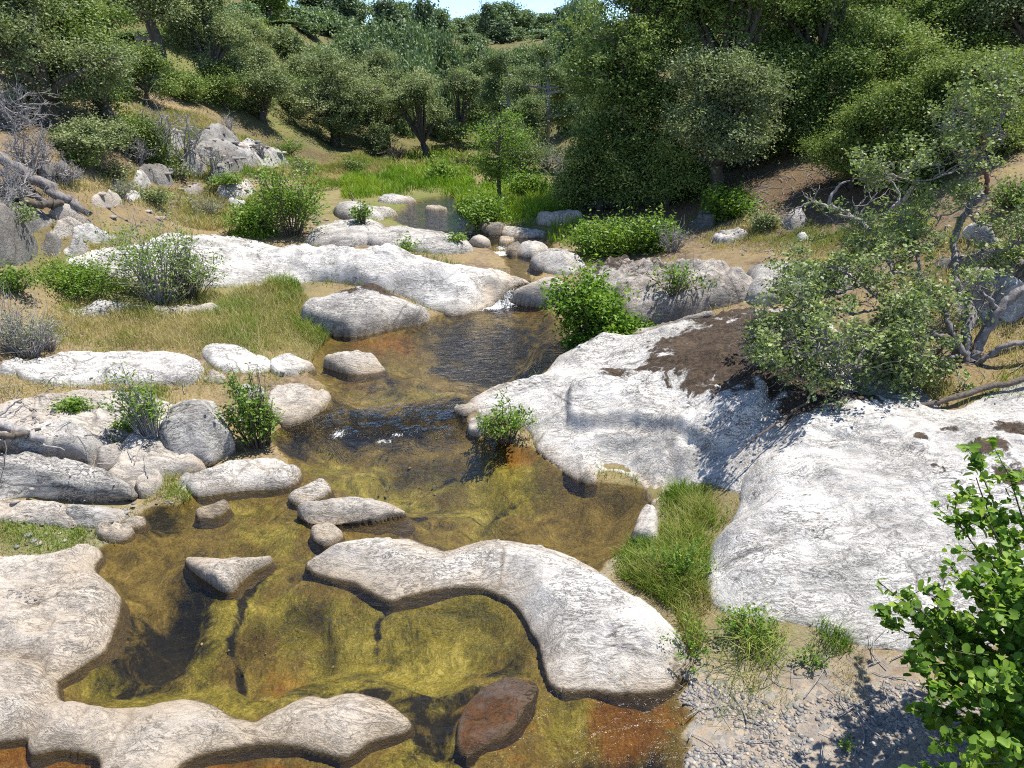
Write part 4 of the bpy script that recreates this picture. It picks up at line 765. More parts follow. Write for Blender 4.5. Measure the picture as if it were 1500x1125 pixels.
T_('oak_tree', 'dark shaded scrub oak left of the plank fence on the hillside', 'tree', 190, 21.5, 60, 90, L_OAK, B_OAK, .02, 9000, .1, 28, lobes=8, trunk=.06, group=LO)
T_('oak_tree', 'dark shaded scrub oak below the plank fence behind the bare grey shrubs', 'tree', 250, 23.5, 108, 80, L_OAK, B_OAK, .02, 8000, .1, 29, lobes=8, trunk=.06, group=LO)
T_('oak_tree', 'dark bluish scrub oak in the shade of the drooping grey oak', 'tree', 315, 25, 92, 80, L_OAK, B_OAK, .02, 8000, .1, 30, lobes=8, trunk=.06, group=LO)
# upper right slope
T_('oak_tree', 'upslope dark oak above the brightest oak bush', 'tree', 1420, 18.5, -110, 190, L_OAK, B_OAK, .1, 24000, .11, 12, lobes=12, trunk=.16, group=RO)
T_('oak_tree', 'upslope olive oak at the right edge above the light green oak', 'tree', 1540, 17.5, -80, 170, L_OAKG, B_OAK, .08, 20000, .11, 13, lobes=11, trunk=.16, group=RO)
T_('oak_tree', 'shaded oak between the big dark oak and the hollowed oak', 'tree', 1140, 20.5, -90, 170, L_OAK, B_OAK, .05, 18000, .11, 14, lobes=10, trunk=.14, group=RO)
T_('oak_tree', 'dark oak low on the slope right of the olive sunlit oak', 'tree', 1175, 17.2, 70, 130, L_OAK, B_OAK, .04, 16000, .1, 18, lobes=10, trunk=.1, group=RO)
T_('oak_tree', 'dim oak scrub behind the litter patch', 'tree', 1130, 17.4, 165, 90, L_OAK, B_OAK, .02, 9000, .1, 19, lobes=8, trunk=.06, group=RO)
T_('oak_tree', 'dark oak scrub between the light green oaks and the upslope oaks', 'tree', 1250, 16.8, 60, 110, L_OAK, B_OAK, .03, 13000, .1, 20, lobes=9, trunk=.08, group=RO)
T_('oak_tree', 'dark leafy skirt of scrub oak at the base of the huge oak', 'tree', 935, 17.0, 185, 120, L_OAK, B_OAK, .0, 11000, .1, 61, lobes=9, trunk=.06, group=RO)
T_('oak_tree', 'scrub oak filling the shade under the olive sunlit oak', 'tree', 990, 16.4, 200, 110, L_OAK, B_OAK, .0, 9000, .1, 62, lobes=8, trunk=.06, group=RO)
T_('oak_tree', 'dark scrub oak at the pond side foot of the huge oak', 'tree', 860, 17.6, 215, 90, L_OAK, B_OAK, .0, 8000, .1, 63, lobes=8, trunk=.06, group=RO)
T_('oak_tree', 'light scrub oak below the brightest oak bush above the bare slope', 'tree', 1350, 13.0, 185, 120, L_LITE, B_OAK, .0, 11000, .08, 64, lobes=8, trunk=.05, group=RO)
# head of the valley
T_('oak_tree', 'round grey green oak at the left end of the valley row', 'tree', 372, 26.5, 72, 130, L_OAKG, B_OAK, .06, 15000, .11, 31, lobes=12, trunk=.14, group=MO)
T_('oak_tree', 'widest olive oak of the valley row above the dry bank', 'tree', 482, 29, 58, 185, L_OAKG, B_OAK, .07, 20000, .12, 32, lobes=14, trunk=.18, group=MO)
T_('oak_tree', 'olive oak whose yellowish top rises right of the widest valley oak', 'tree', 560, 32, 55, 120, L_OAKG, B_OAK, .1, 13000, .13, 33, lobes=11, trunk=.16, group=MO)
T_('oak_tree', 'brownish oak with dead twigs behind the left pond shore', 'tree', 618, 30, 100, 100, L_OAKG, B_OAK, .05, 12000, .12, 34, lobes=10, trunk=.14, group=MO)
T_('oak_tree', 'grey green oak just left of the bright young tree', 'tree', 670, 33, 92, 90, L_OAKG, B_OAK, .03, 9000, .13, 35, lobes=9, trunk=.14, group=MO)
T_('oak_tree', 'dark low oak in the gap below the round valley oak', 'tree', 420, 31, 120, 90, L_OAK, B_OAK, .02, 8000, .12, 36, lobes=8, trunk=.1, group=MO)
T_('cottonwood', 'tall pale cottonwood behind the bright young tree', 'tree', 745, 29, 52, 130, L_COTT, B_GREY, .06, 20000, .11, 37, 'tall', 16, trunk=.1, group='pale trees behind the young tree')
T_('cottonwood', 'pale wispy cottonwood against the big dark oak', 'tree', 800, 27, 36, 120, L_COTT, B_GREY, .06, 20000, .11, 38, 'tall', 16, trunk=.1, group='pale trees behind the young tree')
T_('cottonwood', 'thin pale willow tree between valley oaks and cottonwoods', 'tree', 708, 35, 62, 95, L_COTT, B_GREY, .05, 13000, .13, 39, 'tall', 12, trunk=.1, group='pale trees behind the young tree')
T_('cottonwood', 'low pale thicket tree under the cottonwoods', 'tree', 770, 25.5, 170, 110, L_COTT, B_GREY, .02, 7000, .1, 40, 'oak', 9, trunk=.06, group='pale trees behind the young tree')
T_('oak_tree', 'grey green oak standing on the open hillside above the drooping grey oak', 'tree', 350, 33, 22, 110, L_OAKG, B_OAK, .04, 9000, .13, 51, lobes=9, trunk=.14, group=LO)
T_('oak_tree', 'olive oak on the open hillside left of the farthest pines', 'tree', 415, 37, 38, 95, L_OAKG, B_OAK, .04, 8000, .14, 52, lobes=9, trunk=.14, group=LO)
T_('oak_tree', 'dark oak high on the open hillside at the upper frame edge', 'tree', 385, 42, -20, 80, L_OAK, B_OAK, .04, 8000, .15, 53, lobes=9, trunk=.14, group=LO)
T_('oak_tree', 'olive oak between the widest valley oak and the dark low oak', 'tree', 440, 33, 75, 90, L_OAKG, B_OAK, .03, 9000, .12, 54, lobes=9, trunk=.12, group=MO)
T_('oak_tree', 'low olive oak behind the bare dead branches on the dry bank', 'tree', 540, 29.5, 130, 100, L_OAKG, B_OAK, .03, 9000, .11, 55, lobes=9, trunk=.1, group=MO)
# farther row and the ridge: shared crowns, copied
def copy_tree(src, px, Y, top, wpx, label, rz, group):
    c = src.copy(); COL.objects.link(c); c['label'] = label; c['group'] = group
    kids = [k for k in src.children]
    x = (px - 750) / FPX * slant(Y, 4); z0 = float(terrain(np.array([x]), np.array([float(Y)]))[0])
    x = (px - 750) / FPX * slant(Y, z0 + 3)
    v = (562.5 - top) / FPX; Ht = CAM_H + Y * (-SP + v * CP) / (CP + v * SP) - z0; Wd = wpx / FPX * slant(Y, z0 + Ht * .5)
    c.location = (x, Y, z0 - .05); c.rotation_euler = (0, 0, rz); c.scale = (Wd / src['w0'], Wd / src['w0'], Ht / src['h0'])
    for k in kids:
        d = k.copy(); COL.objects.link(d); d.parent = c
    return c
def proto(*a, **k):
    e = tree(*a, **k); cr = [c for c in e.children if c.name.startswith('crown')][0]
    V = np.array([v.co for v in cr.data.vertices]); e['w0'] = float(np.ptp(V[:, 0])) * .92; e['h0'] = float(V[:, 2].max()); return e
FR = 'trees on the far slopes'
pa = proto('oak_tree', 'dark far oak above the round grey green oak', 'tree', 430, 46, 22, 95, L_FAR, B_OAK, .05, 9000, .2, 41, lobes=12, trunk=.2, group=FR, cl=.45)
pb = proto('pine_tree', 'tall blue green pine on the left skyline', 'tree', 505, 60, -25, 70, L_CON, B_OAK, .1, 8000, .28, 42, 'cone', 26, trunk=.22, group=FR, cl=.4)
pc = proto('oak_tree', 'blue green oak in the middle of the far ridge', 'tree', 735, 120, 10, 70, L_FAR, B_OAK, .02, 6000, .4, 43, lobes=11, trunk=.3, group=FR, cl=.9)
for i, (s, px, Y, tp, w, lb) in enumerate([
    (pa, 365, 44, 8, 110, 'far oak at the edge of the grassy hillside gap'), (pa, 475, 52, 5, 110, 'far dark oak left of the skyline pine'), (pa, 545, 50, 12, 110, 'far olive oak between skyline pines'),
    (pa, 600, 52, 8, 100, 'far oak below the broken skyline tree'), (pa, 648, 56, 22, 90, 'far bushy oak at the left rim of the sky gap'), (pa, 700, 62, 50, 90, 'far grey green oak under the middle of the sky gap'),
    (pa, 765, 58, 52, 90, 'far pale oak under the right half of the sky gap'), (pa, 820, 50, 20, 90, 'far oak at the right rim of the sky gap'), (pa, 860, 46, -30, 110, 'far oak behind the top of the huge dark oak'),
    (pa, 1000, 40, -90, 170, 'far oak glimpsed between the right bank crowns'), (pa, 1290, 33, -130, 200, 'upslope oak at the top edge right of centre'), (pa, 1430, 32, -150, 200, 'upslope oak behind the corner oak'),
    (pa, 150, 34, -130, 220, 'upslope oak behind the dark left oaks'), (pa, 20, 30, -160, 240, 'upslope oak behind the top left corner oak'), (pa, 255, 40, -90, 160, 'upslope oak behind the plank fence'), (pa, 330, 46, -40, 120, 'far oak right behind the drooping grey oak'),
    (pa, 450, 36, 70, 100, 'mid distance oak filling the gap between the valley row oaks'), (pa, 600, 40, 62, 100, 'mid distance oak behind the brownish oak'), (pa, 690, 44, 80, 80, 'mid distance oak behind the thin pale willow tree'), (pa, 850, 34, 60, 120, 'mid distance oak behind the wispy cottonwood'),
    (pa, 402, 41, 28, 100, 'far oak half closing the grassy hillside gap'),     (pa, 425, 36, 88, 95, 'understory oak behind the left end of the valley row'), (pa, 520, 36, 96, 95, 'understory oak behind the middle of the valley row'), (pa, 585, 36, 105, 90, 'understory oak behind the brownish oak'), (pa, 645, 37, 98, 85, 'understory oak filling the gap left of the young tree'),
    (pa, 690, 40, 108, 80, 'understory oak behind the young tree'), (pa, 745, 42, 96, 85, 'understory oak behind the tall pale cottonwood'), (pa, 330, 36, 40, 100, 'hillside oak at the foot of the open grass gap'), (pa, 300, 34, 60, 90, 'hillside oak between the plank fence and the drooping grey oak'),
    (pa, 455, 40, 58, 100, 'hillside oak above the dark low oak'), (pa, 610, 44, 48, 95, 'far oak over the brownish oak'), (pa, 560, 42, 40, 90, 'far oak over the yellowish topped olive oak'), (pa, 500, 44, 30, 95, 'far oak over the widest valley oak'), (pa, 175, 27, 40, 120, 'hillside oak above the shaded scrub at the plank fence'),
    (pb, 455, 64, -20, 60, 'leftmost far pine over the valley row'), (pb, 565, 66, -15, 60, 'broad far pine right of the tall skyline pine'), (pb, 620, 60, -22, 55, 'ragged far pine left of the sky gap'), (pb, 735, 95, 26, 50, 'pale conical pine on the ridge below the sky gap'), (pb, 715, 118, -6, 34, 'pointed ridge pine breaking into the sky gap'), (pb, 828, 80, 0, 50, 'ridge pine at the right end of the sky gap'),
    (pc, 672, 118, 22, 60, 'ridge oak at the left end of the sky gap'), (pc, 700, 128, 14, 60, 'ridge oak next to the pointed ridge pine'), (pc, 770, 122, 8, 64, 'rounded ridge oak right of the ridge centre'), (pc, 803, 116, 14, 60, 'ridge oak under the right part of the sky gap'),
    (pc, 640, 110, 6, 70, 'ridge oak hidden partly by the far bushy oak'), (pc, 580, 100, -6, 90, 'ridge oak between the far pines'), (pc, 860, 105, -10, 90, 'ridge oak behind the right rim oak'), (pc, 510, 95, -10, 100, 'ridge oak behind the tall skyline pine'), (pc, 750, 100, 36, 60, 'lower ridge oak beside the pale conical pine'), (pc, 690, 92, 45, 60, 'lower ridge oak left of the pale conical pine'), (pc, 795, 92, 40, 60, 'lower ridge oak right of the pale conical pine')]):
    copy_tree(s, px, Y, tp, w, lb, i * 1.7, FR)

# ------------------------------------------------------------------ shrubs
def stemshrub(name, label, cat, px, py, top, wpx, mat, bk, stems=20, n=2500, leaf=.05, lw=.45, t0=.3, jit=.07, seed=0, group=None, depth=.8, thick=.012, lean=0.0, shape=4, low=.0, fromrock=True, twig=0, fat=1.0):
    rng = np.random.default_rng(seed); b = hit([(px, py)])[0]
    if fromrock: b[2] = max(b[2], float(surf(b[0], b[1])[0]))
    Y = b[1]; v = (562.5 - top) / FPX; Ht = max(.15, CAM_H + Y * (-SP + v * CP) / (CP + v * SP) - b[2]); Wd = wpx / FPX * slant(Y, b[2])
    e = empty(name, b, label, cat, group); tb = Tubes(); LC = []; LT = []
    for i in range(stems):
        a = rng.uniform(0, 2 * math.pi); q = math.sqrt(rng.uniform(0, 1)); hh = Ht * (1 - .55 * q ** 2 * fat) * rng.uniform(max(.35, low), 1.02)
        tip = np.array([math.cos(a) * q * Wd * .5 + lean * hh, math.sin(a) * q * Wd * .5 * depth, hh])
        st = np.array([math.cos(a), math.sin(a) * depth, 0]) * q * Wd * .1
        mid = (st * .55 + tip * .45) + np.array([0, 0, Ht * .10]) + rng.normal(0, .05, 3) * Wd
        P = curve3([st - [0, 0, .05], mid, tip], 7); tb.add(P, np.linspace(thick, thick * .25, len(P)), 5)
        for _ in range(twig):
            k = rng.integers(4, len(P) - 1); d = rng.normal(size=3) * Wd * .12; d[2] = abs(d[2]) * 1.2; Q = curve3([P[k], P[k] + d * .5 + rng.normal(0, .01, 3), P[k] + d], 3); tb.add(Q, np.linspace(thick * .4, thick * .12, len(Q)), 4)
            if rng.uniform() < .6: P = np.vstack([P, Q])
        m = max(1, n // stems); k = rng.uniform(t0, 1, m) ** .8 * (len(P) - 1); i0 = np.minimum(k.astype(int), len(P) - 2); f = (k - i0)[:, None]
        LC.append(P[i0] * (1 - f) + P[i0 + 1] * f + rng.normal(size=(m, 3)) * jit); LT.append(np.clip(rng.uniform(.25, .65) + rng.normal(0, .2, m), 0, 1))
    C = np.concatenate(LC); C[:, 2] = np.maximum(C[:, 2], .02)
    if n:
        V, F, T = leaves(rng, C, leaf, leaf * lw, .5, np.concatenate(LT), shape)
        link('foliage', np_mesh('foliage', V, F, dict(tint=T), smooth=(shape != 4)), mat, e)
    link('stems', tb.mesh('stems'), bk, e); return e
SS = stemshrub
SH = 'shrubs beside the creek'
SS('willow_shrub', 'thin leaved willow shrub with grey stems in front of the long white slab', 'shrub', 235, 440, 292, 190, L_WILL, B_GREY, 60, 4200, .055, .4, .35, .06, 1, SH, .8, .011, twig=3)
SS('willow_shrub', 'twiggy dark base shrub beside the willow shrub in grass', 'shrub', 280, 438, 350, 110, L_OAKG, B_TWIG, 60, 1500, .05, .4, .3, .05, 2, SH, .8, .009, twig=3)
SS('willow_shrub', 'low yellow green shrub left of the willow shrub', 'shrub', 110, 425, 375, 150, L_WILL, B_TWIG, 50, 5000, .05, .45, .15, .09, 3, SH, .7, .008)
SS('willow_shrub', 'rounded bright green shrub on the far end of the long white slab', 'shrub', 428, 345, 232, 112, L_WILL, B_TWIG, 40, 4200, .075, .5, .15, .13, 4, SH, .9, .012, fat=.35, twig=3)
SS('willow_shrub', 'lower bright green shrub spilling left of the rounded green shrub', 'shrub', 378, 340, 288, 80, L_WILL, B_TWIG, 30, 3500, .08, .5, .1, .14, 5, SH, .9, .01)
SS('sapling', 'slender leafy sapling beside a leaning bare stem near the far pond', 'shrub', 533, 338, 285, 38, L_WILL, B_TWIG, 10, 420, .08, .5, .2, .07, 6, SH, .8, .012)
SS('sapling', 'tiny green sprout on the crest of the long white slab', 'plant', 598, 374, 338, 34, L_WILL, B_TWIG, 9, 260, .07, .5, .2, .05, 7, SH, .8, .006)
SS('alder_shrub', 'dense fresh green alder shrub against the lichen outcrop at the water', 'shrub', 862, 498, 385, 125, L_ALDER, B_TWIG, 52, 5200, .07, .62, .12, .09, 8, SH, .9, .012, fat=.5, twig=1)
SS('alder_shrub', 'low spreading bright alder growth in front of the tilted rock plank', 'shrub', 905, 500, 452, 110, L_ALDER, B_TWIG, 36, 2600, .06, .62, .1, .06, 9, SH, .7, .008)
SS('alder_shrub', 'small bright sprig hanging over the slab edge below the alder shrub', 'shrub', 845, 514, 488, 50, L_ALDER, B_TWIG, 18, 600, .055, .62, .1, .04, 10, SH, .7, .006)
SS('alder_shrub', 'sparse shrub with dark bare stems on the lichen outcrop', 'shrub', 985, 462, 385, 110, L_ALDER, B_TWIG, 22, 650, .05, .62, .45, .05, 11, SH, .6, .01, twig=3)
SS('riverside_thicket', 'bright green thicket behind the lichen outcrop, left part', 'shrub', 885, 372, 312, 110, L_WILL, B_TWIG, 50, 5200, .075, .5, .1, .12, 12, SH, .8, .01)
SS('riverside_thicket', 'bright green thicket beside dry grass, right of its twin', 'shrub', 950, 366, 306, 90, L_WILL, B_TWIG, 44, 3800, .075, .5, .1, .12, 13, SH, .8, .01)
SS('dead_shrub', 'pinkish grey dead twig shrub at the end of the green thicket', 'shrub', 985, 368, 318, 60, None, B_GREY, 46, 0, .05, .5, .2, .05, 14, SH, .8, .008, twig=4)
SS('seedling_bush', 'tufted bush with exposed roots on the tip of the right slab', 'shrub', 742, 646, 572, 92, L_WILL, B_TWIG, 34, 1300, .05, .38, .3, .03, 15, SH, .8, .008, low=.5)
SS('leafy_shrub', 'upright leafy shrub with a dark twiggy foot on the half moon slab', 'shrub', 376, 655, 515, 85, L_WILL, B_TWIG, 34, 1900, .055, .42, .2, .045, 16, SH, .8, .010, lean=-.12, twig=2)
SS('dead_shrub', 'brown leafless shrub hugging the right side of the upright leafy shrub', 'shrub', 392, 650, 520, 40, L_OAKG, B_TWIG, 46, 250, .04, .4, .2, .03, 17, SH, .8, .007, twig=4)
SS('reedy_shrub', 'fan of bare grey stems with a leafy middle left of the domed boulder', 'shrub', 225, 655, 515, 100, L_WILL, B_GREY, 60, 900, .05, .4, .25, .03, 18, SH, .6, .006, lean=-.25, low=.6)
SS('reedy_shrub', 'small yellow green leafy clump leaning on the domed boulder', 'shrub', 228, 645, 575, 50, L_WILL, B_TWIG, 18, 700, .05, .42, .2, .03, 19, SH, .7, .006)
SS('weed_clump', 'sprawling green weed with hanging stems over the gap between left boulders', 'plant', 188, 640, 600, 44, L_WILL, B_TWIG, 16, 420, .045, .5, .2, .03, 20, SH, .7, .005)
SS('weed_clump', 'low leafy weed on the sandy slab at left', 'plant', 112, 612, 585, 62, L_WILL, B_TWIG, 26, 900, .04, .55, .15, .03, 21, SH, .6, .004)
SS('dead_shrub', 'dense purplish grey dead shrub at the left edge of the straw meadow', 'shrub', 40, 520, 425, 120, L_OAKG, B_GREY, 90, 900, .04, .45, .2, .05, 22, SH, .8, .008, twig=5)
SS('dead_shrub', 'small rounded grey twig shrub right of the purplish dead shrub', 'shrub', 72, 512, 470, 55, None, B_GREY, 60, 0, .05, .5, .2, .05, 23, SH, .8, .006, twig=4)
SS('weed_clump', 'green weeds in the shade of the overhanging rock at the left edge', 'plant', 20, 425, 380, 90, L_WILL, B_TWIG, 34, 1400, .05, .5, .1, .05, 24, SH, .8, .006)
SS('riverside_thicket', 'round dark green shrub in lush grass behind the young tree', 'shrub', 775, 292, 238, 68, L_WILL, B_TWIG, 34, 2600, .1, .5, .1, .14, 25, SH, .8, .012)
SS('riverside_thicket', 'light green shrub at the back of the lush meadow', 'shrub', 650, 268, 230, 50, L_WILL, B_TWIG, 26, 1400, .11, .5, .1, .16, 26, SH, .8, .012)
SS('riverside_thicket', 'dim green undergrowth in the shadow of the big right oaks', 'shrub', 1065, 318, 262, 110, L_ALDER, B_TWIG, 40, 2600, .07, .6, .1, .1, 27, SH, .8, .01)
SS('weed_clump', 'yellow green weed in the crack of the white slab crest by the pond', 'plant', 668, 366, 352, 40, L_WILL, B_TWIG, 16, 420, .06, .4, .1, .04, 28, SH, .6, .004)
SS('leafy_shrub', 'small leafy shrub at the right edge beyond the manzanita', 'shrub', 1480, 405, 345, 90, L_MANZ, B_TWIG, 34, 1800, .05, .6, .2, .06, 29, SH, .8, .01)
SS('weed_clump', 'tiny weed on the gravel near the bottom edge', 'plant', 1240, 1098, 1075, 26, L_WILL, B_TWIG, 8, 70, .025, .5, .2, .012, 30, SH, .8, .002)
SS('weed_clump', 'small dark leaved weed on bare sand behind the brown straw tuft', 'plant', 1185, 975, 950, 62, L_ALDER, B_TWIG, 18, 170, .025, .6, .2, .015, 31, SH, .8, .003)
SS('weed_clump', 'leafy green weeds rising among the notch grass', 'plant', 1000, 850, 775, 80, L_ALDER, B_TWIG, 34, 900, .028, .5, .2, .02, 41, SH, .8, .003)
SS('weed_clump', 'yellowish leafy weed at the left side of the notch grass', 'plant', 948, 838, 795, 50, L_WILL, B_TWIG, 22, 420, .028, .5, .2, .02, 42, SH, .8, .003)
SS('weed_clump', 'green leafy weed behind the arching sedge at the slab edge', 'plant', 1095, 935, 885, 110, L_ALDER, B_TWIG, 36, 900, .03, .5, .2, .02, 43, SH, .7, .003)
SS('dry_scrub', 'brownish low scrub on the straw slope below the small bent oak', 'shrub', 165, 262, 235, 70, L_OAKG, B_TWIG, 40, 700, .06, .5, .2, .06, 44, SH, .8, .008, twig=3)
SS('dry_scrub', 'grey green scrub beside the rounded white boulder on the slope', 'shrub', 262, 262, 238, 46, L_OAKG, B_TWIG, 30, 700, .06, .5, .2, .06, 45, SH, .8, .008, twig=3)
SS('dry_scrub', 'purplish dry scrub above the long white slab at left', 'shrub', 175, 285, 262, 60, L_OAKG, B_GREY, 40, 200, .06, .5, .2, .06, 46, SH, .8, .008, twig=4)
for k_, (px_, py_, tp_, w_, lb_) in enumerate([(225, 300, 275, 50, 'low grey green scrub in straw below the rounded white boulder'), (335, 285, 262, 50, 'low scrub between the small bare ledges left of the green bush'), (120, 245, 215, 70, 'olive scrub under the dark oak skirt at left'), (440, 255, 228, 60, 'olive scrub on the dry bank behind the green bush'), (420, 225, 200, 60, 'dark scrub below the round grey green oak'), (520, 250, 232, 40, 'small scrub on the dry bank left of the lush meadow'), (30, 350, 318, 60, 'scrub in the rubble above the dark overhanging rock'), (1330, 345, 300, 90, 'olive scrub behind the silver dead stub'), (1480, 300, 262, 90, 'scrub on the slope right of the red limb'), (1120, 335, 312, 50, 'small scrub at the edge of the oak shade'), (165, 215, 180, 70, 'dark scrub in the shade left of the grey outcrop')]):
    SS('dry_scrub', lb_, 'shrub', px_, py_, tp_, w_, [L_OAKG, L_WILL, L_OAK][k_ % 3], B_TWIG, 36, 1500, .055, .5, .15, .07, 60 + k_, 'scrub on the dry slopes', .8, .007, twig=2)
SS('dry_scrub', 'straw coloured scrub left of the rounded green shrub', 'shrub', 300, 312, 285, 60, L_OAKG, B_GREY, 40, 200, .06, .5, .2, .06, 47, SH, .8, .007, twig=4)
SS('weed_clump', 'leafy weed arching over the serpentine slab right end', 'plant', 1010, 965, 890, 120, L_ALDER, B_TWIG, 16, 300, .03, .5, .25, .015, 32, SH, .7, .003)
# young tree at the pond
yt = tree('young_alder', 'slim bright green young tree on the far pond shore', 'tree', 731, 19.2, 140, 84, L_WILL, B_TWIG, .16, 3600, .10, 50, 'tall', 34, trunk=.05, cl=.42)
SS('willow_shrub', 'bright green bush round the foot of the young tree', 'shrub', 712, 332, 268, 80, L_WILL, B_TWIG, 34, 2400, .09, .5, .1, .12, 51, SH, .8, .012)

# ------------------------------------------------------------------ dead wood
def grow(tb, rng, p, d, L, r, dep, wig=.25, spread=.8, up=.1, ends=None, kids=(2, 3)):
    n = 5; P = [np.array(p, float)]; d = np.array(d, float) / np.linalg.norm(d)
    for _ in range(n):
        d = d + rng.normal(0, wig, 3) + [0, 0, up]; d /= np.linalg.norm(d); P.append(P[-1] + d * L / n)
    tb.add(curve3(P, 3), np.linspace(r, r * .55, n * 3 + 1), 6 if r > .012 else 4, .05, rng)
    if dep <= 0:
        if ends is not None: ends.append((P[-1], d))
        return
    for _ in range(rng.integers(kids[0], kids[1] + 1)):
        k = rng.integers(2, n + 1); grow(tb, rng, P[k], d + rng.normal(0, spread, 3), L * rng.uniform(.5, .8), r * .55, dep - 1, wig, spread, up, ends, kids)
def deadshrub(label, px, py, top, stems, seed, r=.02, name='dead_shrub', spread=.8, tilt=(0, 0), mat=None, dep=4, group='bare grey shrubs on the slopes'):
    rng = np.random.default_rng(seed); b = hit([(px, py)])[0]; b[2] = max(b[2], float(surf(b[0], b[1])[0])); Y = b[1]
    v = (562.5 - top) / FPX; Ht = CAM_H + Y * (-SP + v * CP) / (CP + v * SP) - b[2]; tb = Tubes()
    for i in range(stems): grow(tb, rng, (rng.normal(0, .05), rng.normal(0, .05), -.05), (rng.normal(0, .5) + tilt[0], rng.normal(0, .5) + tilt[1], .9), Ht * .5, r, dep, .22, spread, .08)
    return tag(link(name, tb.mesh(name), mat or B_GREY, loc=b), label, 'dead shrub', group)
deadshrub('tall bare grey shrub in front of the fissured outcrop on the left hillside', 243, 236, 125, 9, 1, .028)
deadshrub('second bare grey shrub right of the tall one on the left hillside', 275, 240, 150, 7, 2, .026)
deadshrub('low dark limbed dead shrub on the rough grey boulder', 316, 262, 205, 7, 3, .024)
deadshrub('small bare shrub on the crest right of the outcrop', 335, 205, 160, 6, 4, .02)
deadshrub('tangle of pale bare branches at the left edge under the corner oak', 20, 190, 90, 10, 5, .026, spread=1.0, tilt=(.4, -.3))
deadshrub('pile of dead grey branches on the left slope above the fallen log', 15, 290, 220, 16, 6, .022, spread=1.1, tilt=(.5, -.2))
deadshrub('grey brush heap on the broken rocks right of the fallen log top', 95, 268, 225, 14, 12, .02, spread=1.1, tilt=(.5, -.3))
deadshrub('tangled grey brush just under the small bent oak at left', 45, 245, 170, 14, 13, .022, spread=1.0, tilt=(.2, -.2))
deadshrub('dense grey brush at the left edge in front of the fallen log', 8, 330, 262, 16, 14, .02, spread=1.1, tilt=(.6, -.3))
deadshrub('low bare grey brush left of the fissured outcrop', 205, 240, 190, 10, 15, .02, spread=1.0)
deadshrub('low bare grey brush on the ledge right of the fissured outcrop', 385, 246, 205, 10, 16, .02, spread=1.0)
deadshrub('pale dead twig thicket at the foot of the cottonwoods', 800, 250, 185, 14, 7, .022, spread=.9, tilt=(.1, 0))
deadshrub('white tangle of bare twigs against the left side of the huge oak', 832, 268, 195, 16, 8, .022, spread=.9, tilt=(.3, -.2))
deadshrub('dark dead branches on the dry bank behind the left pond shore', 582, 236, 200, 6, 9, .04, mat=B_OAK)
def wood(name, label, P, r, mat, cat='branch', seed=0, group=None, k=9, extra=()):
    rng = np.random.default_rng(seed); P = np.array(P, float); o = P[0].copy(); tb = Tubes()
    Q = curve3(P - o, 6); rm = max(r); Q[1:-1] += rng.normal(0, rm * .35, (len(Q) - 2, 3)); tb.add(Q, np.interp(np.linspace(0, 1, len(Q)), np.linspace(0, 1, len(r)), r), k, .08, rng)
    for E, er in extra:
        Q = curve3(np.array(E, float) - o, 5); er *= .75; Q[1:-1] += rng.normal(0, er * .5, (len(Q) - 2, 3)); tb.add(Q, np.linspace(er, er * .35, len(Q)), 7, .08, rng)
        if cat == 'branch':
            for _ in range(5): k_ = rng.integers(2, len(Q)); grow(tb, rng, Q[k_], rng.normal(0, 1, 3) + [0, 0, .4], .3, er * .4, 1, .4)
    return tag(link(name, tb.mesh(name), mat, loc=o), label, cat, group)
def hp(px, py, dz): return hit([(px, py, dz)])[0]
wood('fallen_log', 'long weathered grey log sloping down the left slope', [hp(-40, 215, .3), hp(25, 245, .28), hp(70, 275, .26), (hp(105, 296, .24)), hp(132, 312, .2)], [.10, .10, .09, .08, .05], B_MTW, 'log', 1, 'logs on the left slope')
wood('fallen_log', 'short dark log end lying across rocks below the long log', [hp(25, 297, .3), hp(60, 300, .3), hp(90, 298, .25)], [.06, .065, .05], B_OAK, 'log', 2, 'logs on the left slope')
wood('fallen_log', 'thin broken log beside the long log near the left edge', [hp(-20, 262, .2), hp(30, 280, .2), hp(75, 300, .25)], [.05, .055, .04], B_MTW, 'log', 3, 'logs on the left slope')
wood('driftwood', 'grey forked driftwood branch lying over the squared block at left', [hp(-40, 618, .4), hp(0, 622, .42), hp(35, 632, .42), hp(65, 645, .36)], [.045, .05, .045, .03], B_GREY, 'driftwood', 4, 'driftwood on the left boulders', extra=[([hp(-5, 615, .42), hp(15, 595, .55), hp(32, 585, .65)], .02), ([hp(5, 612, .45), hp(25, 598, .5), hp(48, 590, .55)], .014), ([hp(20, 630, .4), hp(60, 650, .33), hp(95, 660, .34)], .02)])
wood('driftwood', 'flat root end of driftwood on the long rounded boulder', [hp(-10, 640, .42), hp(25, 636, .44), hp(60, 628, .42)], [.03, .04, .015], B_TWIG, 'driftwood', 5, 'driftwood on the left boulders', extra=[([hp(5, 640, .42), hp(10, 660, .36), hp(6, 675, .4)], .01)])
wood('bare_branch', 'silver bare branch sweeping left from the right slope', [hp(1275, 335, .12), hp(1240, 312, .3), hp(1215, 298, .55), hp(1228, 272, .8), hp(1245, 265, .85)], [.045, .04, .03, .02, .008], B_GREY, 'branch', 6, 'bare branches on the right slope', extra=[([hp(1218, 305, .5), hp(1190, 296, .5), hp(1165, 308, .4), hp(1155, 330, .15)], .03), ([hp(1165, 308, .4), hp(1150, 318, .3), hp(1147, 338, .1)], .015), ([hp(1228, 315, .4), hp(1255, 318, .3), hp(1270, 300, .45), hp(1285, 282, .6)], .03)])
